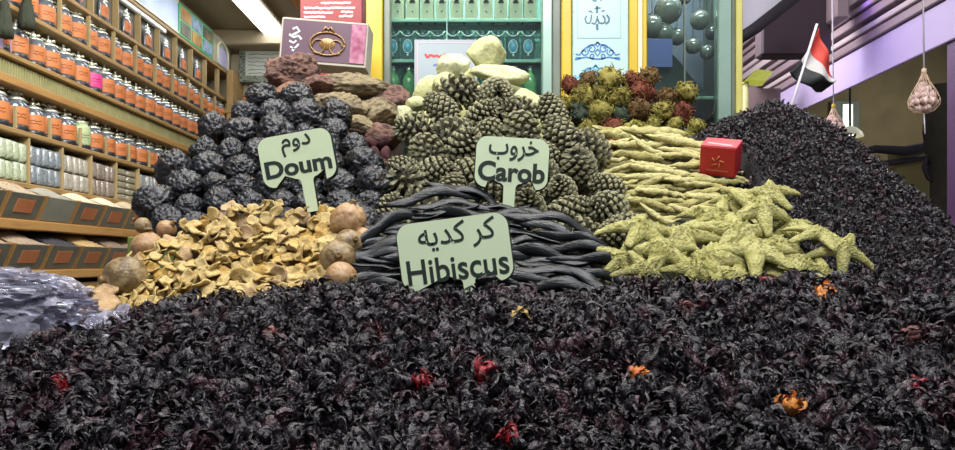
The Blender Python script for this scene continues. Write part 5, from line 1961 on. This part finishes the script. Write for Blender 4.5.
# white canopy corner
wc = empty('street_canopy', (0.98, 2.85, 2.2), 'white canopy corner with a dark beam beside the glass cabinet', 'canopy')
cv = [P(739, -20, 3.0), P(739, 33, 3.0), P(752, 24, 3.05), P(790, -6, 3.2), P(800, -20, 3.25)]
b = MB()
n = len(cv)
Vv = [p - Vector(wc.location) for p in cv] + [p - Vector(wc.location) + Vector((0, 0.02, 0.0)) for p in cv]
b.add(Vv, [tuple(range(n - 1, -1, -1)), tuple(range(n, 2 * n))] + [(i, (i + 1) % n, (i + 1) % n + n, i + n) for i in range(n)])
b.build('white_sheet', mat('white_canvas', ['#cfcad8', '#e0dce6'], 3, 0.5), wc, False)
pts = [P(738, 39, 3.0), P(754, 29, 3.05), P(795, -3, 3.2), P(815, -20, 3.3)]
MB().tube([p - Vector(wc.location) for p in pts], 0.028, 6).build('beam', M['dark'], wc)

o = MB().box((X(762, 3.7), 3.7, Z(55, 3.7)), (X(832, 3.7), 3.8, Z(-14, 3.7)), bev=0.01).build('hanging_board', M['maroon'], None, False)
tag(o, 'big dark maroon signboard hanging over the street behind the flag', 'signboard')
o = MB().box((X(836, 3.6), 3.6, Z(18, 3.6)), (X(850, 3.6), 3.8, Z(-10, 3.6)), bev=0.01).build('wall_box', M['fascia'], None, False)
tag(o, 'small grey metal box next to the maroon signboard', 'box')
# green-lit stall roof
gs = empty('stall_roof', P(765, 72, 4.2), 'small lime-lit stall roof with a thin post under the maroon signboard', 'stall roof')
k = 4.2 / F
b = MB()
Vv = [(-20 * k, 0, -8 * k), (-8 * k, 0.0, 3 * k), (22 * k, 0.2, 10 * k), (14 * k, 0.2, 0)]
b.add([Vector(p) for p in Vv] + [Vector(p) + Vector((0, 0.05, -0.02)) for p in Vv], [(0, 3, 2, 1), (4, 5, 6, 7), (0, 1, 5, 4), (1, 2, 6, 5), (2, 3, 7, 6), (3, 0, 4, 7)])
b.build('roof_sheet', mat('lime_lit_sheet', ['#b4c23a', '#ccd85a'], 5, 0.5, emit=0.35), gs, False)  # green light on the roof put into the sheet's colour and faint glow
MB().tube([(-16 * k, 0.05, -8 * k), (-16 * k, 0.05, -gs.location.z)], 0.02, 8).build('post', M['frieze'], gs)
MB().box((-14 * k, 0.2, -60 * k), (30 * k, 0.3, -8 * k)).build('stall_back', mat('pinkish_wall', ['#6a5a5e', '#80706f'], 3, 0.7), gs, False)

# flag of red, white and black on a slanted pole
fe = empty('flag_pole', P(790, 108, 2.3), 'white pole with a drooping red, white and black flag above the hibiscus mound', 'flag')
k = 2.3 / F


def fl(x, y):   # picture offsets from the pole foot -> metres
    return Vector(((x - 790) * k, 0, (108 - y) * k))


pole_top, pole_bot = fl(817, 24), fl(778, 150)
pole_bot = fl(777, 152)
MB().tube([pole_bot, pole_top], 0.0045, 8).build('pole', mat('white_pole', '#c4c0c8', rough=0.5), fe)
ht, hb = fl(819, 28), fl(797, 86)
ftp, fbt = fl(839, 74), fl(826, 90)
M['f_red'] = mat('flag_red', ['#b8382c', '#c84434'], 6, 0.7)
M['f_white'] = mat('flag_white', ['#a8a6a4', '#bcbab8'], 6, 0.7)
M['f_black'] = mat('flag_black', ['#15181c', '#22262a'], 6, 0.7)
b = MB()
nu, nv = 18, 18
grid = []
for i in range(nu + 1):
    for j in range(nv + 1):
        u, v = i / nu, j / nv
        # u from the top edge to the bottom edge (stripes), v from hoist to fly
        top = ht + (ftp - ht) * v
        bl = fl(789, 66) if False else hb
        bot = bl + (fbt - bl) * v
        p = top + (bot - top) * u
        p = p + Vector((0, 0.030 * math.sin(5.5 * u + 1.5 * v) * (0.25 + v) + 0.012 * math.sin(9 * v), 0))
        p = p + (fl(786, 68) - hb) * (u ** 2) * (1 - v) * 0.75
        p = p + Vector((0, 0, -0.02)) * math.sin(PI * v) * u
        grid.append(p)
for i in range(nu):
    for j in range(nv):
        a = i * (nv + 1) + j
        b.f.append([a, a + 1, a + nv + 2, a + nv + 1]); b.mi.append(0 if i < 6 else 1 if i < 12 else 2)
b.v = grid; b.tip = [0.0] * len(grid)
fo = b.build('flag_cloth', [M['f_red'], M['f_white'], M['f_black']], fe)
md = fo.modifiers.new('thickness', 'SOLIDIFY'); md.thickness = 0.001; md.offset = 0
em_ = MB().lathe([(0, 0.004), (0.006, 0.003), (0.008, 0)], 10, M=Matrix.Translation(fl(814, 68) + Vector((0, -0.03, 0))) @ Matrix.Rotation(PI / 2, 4, 'X'))

# net bags of garlic
M['net'] = mat('pale_net', ['#c9a890', '#d8c0a0'], 60, 0.6)
M['garlic'] = mat('garlic_skin', ['#c49aa0', '#dcc0bc', '#e6d4c8'], 30, 0.5, rnd=0.3)
M['string'] = mat('white_string', '#c8c2cc', rough=0.7)
M['cap_y'] = mat('yellow_tie', '#c8a83c', rough=0.6)


def garlic_bag(px, py, yv, s, label, tied, n, seed):
    e = empty('net_bag', P(px, py, yv), label, 'net bag', 'net bags hanging over the street')
    k = yv / F * s
    r = random.Random(seed)
    b = MB()
    prof = [(1.2, 24), (2.0, 20), (5, 12), (10, 3), (13.5, -6), (13.0, -12), (9, -17), (3, -19.5)]
    for a in range(14):
        for tw in (1, -1):
            pts = []
            for i in range(22):
                t = i / 21 * (len(prof) - 1)
                q = int(min(t, len(prof) - 2)); f = t - q
                rr = prof[q][0] * (1 - f) + prof[q + 1][0] * f
                z = prof[q][1] * (1 - f) + prof[q + 1][1] * f
                an = 2 * PI * a / 14 + tw * i * 0.075
                pts.append((rr * 1.03 * k * math.cos(an), rr * 1.03 * k * math.sin(an), z * k))
            b.tube(pts, 0.30 * k, 3, cap=False)
    b.build('netting', M['net'], e)
    MB().tube([(0, 0, 22 * k), (-2 * k, 0, 2.75 - e.location.z)], 0.8 * k, 6).build('string', M['string'], e)
    MB().lathe([(1.2 * k, 20 * k), (2.6 * k, 21 * k), (2.2 * k, 25 * k), (0.8 * k, 26 * k)], 10).build('tie', M['cap_y'] if tied else M['net'], e)
    MB().tube([(0, 0, -19 * k), (1.0 * k, 0, -40 * k)], 0.6 * k, 6).build('tail_string', M['string'], e)
    pos = []
    for lvl, (z, rr, m_) in enumerate(((-14, 4.5, 4), (-8, 8.6, 7), (-2, 7.0, 6), (4, 4.0, 4), (9, 1.2, 1))):
        for i in range(m_):
            an = 2 * PI * i / m_ + lvl * 0.6
            pos.append((rr * math.cos(an), rr * math.sin(an), z))
    return e, k, pos


def bulb_mesh():
    b = MB().lathe([(0.05, -0.85), (0.5, -0.8), (0.95, -0.35), (1.0, 0.0), (0.8, 0.45), (0.35, 0.8), (0.15, 1.1), (0.10, 1.35), (0.0, 1.36)], 18)
    for v in b.v:
        an = math.atan2(v.y, v.x)
        f = 1 + 0.07 * math.cos(6 * an)
        v.x *= f; v.y *= f
    return b.mesh('garlic_bulb', M['garlic'])


GB = bulb_mesh()
for bi, args in enumerate(((924, 94, 2.7, 1.0, 'pale net bag of pinkish garlic hanging beside the purple post', False, 12, 1), (833.5, 124, 3.4, 0.78, 'net bag with a yellow tie hanging just above the hibiscus mound', True, 9, 2))):
    e, k, pos = garlic_bag(*args)
    for i, p in enumerate(pos):
        o = link('garlic_bulb', GB, None, Vector(e.location) + Vector(p) * k, (R.uniform(-.7, .7), R.uniform(-.7, .7), R.uniform(0, 6)), 4.0 * k)
        tag(o, 'pinkish garlic bulb inside the net bag %s' % ('beside the purple post' if bi == 0 else 'with the yellow tie'), 'garlic', 'garlic bulbs in the bag beside the post' if bi == 0 else 'garlic bulbs in the bag with the yellow tie')

# alley beyond
M['alley'] = mat('alley_wall', ['#2e2a1c', '#463f2a', '#383220'], 2, 0.9)
M['olive_wall'] = mat('olive_render', ['#6a6238', '#837a4a'], 2.5, 0.85)
struct(MB().box((2.0, 8.3, 0), (6.5, 8.5, 4.2)).build('wall_alley', M['alley'], smooth=False))
al = empty('alley_window', P(846, 117, 8.28), 'small lit window with a dark frame on the alley wall', 'window')
k = 8.28 / F
MB().box((-16 * k, -0.03, -14 * k), (13 * k, 0.0, 16 * k), bev=0.01).build('frame', mat('grey_shutter', ['#26302e', '#38423f'], 6, 0.7), al, False)
MB().box((-5 * k, -0.045, -12 * k), (5 * k, -0.031, 12 * k)).build('pane', mat('lit_pane', '#8fa8a2', rough=0.2, emit=0.5), al, False)
o = MB().box((0, 0, 0), (X(930, 6.2) - X(897, 6.2), 0.15, Z(148, 6.2)), bev=0.01).build('pillar_trim', M['olive_wall'], None, False, (X(897, 6.2), 6.2, 0))
o.name = 'trim_4'; struct(o)
o = MB().box((0, 0, 0), (X(960, 6.4) - X(930, 6.4), 0.15, Z(172, 6.4)), bev=0.01).build('trim_5', mat('grey_green_shutter', ['#3c4a40', '#4e5c50'], 5, 0.8, stretch=(1, 1, 20)), None, False, (X(934, 6.4), 6.4, 0))
struct(o)
b = empty('alley_beam', P(895, 152, 6.1), 'dark rough timber beam crossing the alley below the hanging garlic', 'beam')
k = 6.1 / F
MB().tube([(-52 * k, 0, -6 * k), (-20 * k, 0, 3 * k), (10 * k, 0, 1 * k), (48 * k, 0, 9 * k)], [3 * k, 4 * k, 5 * k, 5 * k], 8).build('timber', M['dark'], b)
MB().tube([(-30 * k, 0.05, -14 * k), (20 * k, 0.05, -7 * k), (50 * k, 0.05, -2 * k)], 3 * k, 8).build('brace', M['dark'], b)
tp = empty('iron_post', P(940, 262, 5.2), 'dark trunk-like post with a scrolled top beside the olive pillar', 'post')
k = 5.2 / F
hgt = tp.location.z
MB().tube([(0, 0, -hgt), (0, 0, 40 * k), (-0.5 * k, 0, 75 * k), (2 * k, 0, 100 * k), (0, 0, 130 * k), (4 * k, 0, 175 * k)], [9 * k, 9 * k, 8 * k, 13 * k, 15 * k, 16 * k], 12).build('trunk', mat('dark_trunk', ['#1c1a12', '#302c1e', '#24221a'], 12, 0.9, 0.8, 30), tp)
for s_ in (-1, 1):
    MB().tube([(s_ * 6 * k, 0, 80 * k), (s_ * 12 * k, 0, 84 * k), (s_ * 16 * k, 0, 95 * k), (s_ * 13 * k, 0, 104 * k), (s_ * 10 * k, 0, 99 * k)], 2.2 * k, 8).build('scroll', M['dark'], tp)
ll = empty('street_lantern', P(850, 132, 6.8), 'small white lamp shade glowing beyond the hibiscus mound', 'lamp')
k = 6.8 / F
MB().lathe([(0.5 * k, 6 * k), (6 * k, 4 * k), (11 * k, -1 * k), (12.5 * k, -5 * k)], 18).build('shade', mat('lamp_shade', '#b8b8a4', rough=0.5, emit=0.25), ll)
MB().tube([(0, 0, 5 * k), (0, 0, 2.8)], 0.01, 6).build('cord', M['dark'], ll)
MB().lathe([(0, 1 * k), (4 * k, -1 * k), (4.5 * k, -4 * k), (0, -7 * k)], 12).build('bulb', mat('bulb_glow', '#fff6dc', emit=3), ll)
wl = empty('market_lamp', P(899, 172, 7.4), 'bright low lamp glowing over a pinkish wall far down the alley', 'lamp')
k = 7.4 / F
MB().box((-13 * k, 0, -4 * k), (14 * k, 0.05, 4 * k), bev=0.01).build('glowing_tube', mat('glow_white', '#f2e6d0', emit=2.5), wl, False)
MB().box((-20 * k, 0.06, -40 * k), (22 * k, 0.1, -5 * k)).build('pink_wall', mat('pink_alley_panel', ['#8a7468', '#a58c7c'], 4, 0.8), wl, False)
MB().box((-20 * k, 0.06, -wl.location.z), (22 * k, 0.1, -40.2 * k)).build('wall_base', M['dark'], wl, False)
print('objects', len(bpy.data.objects))
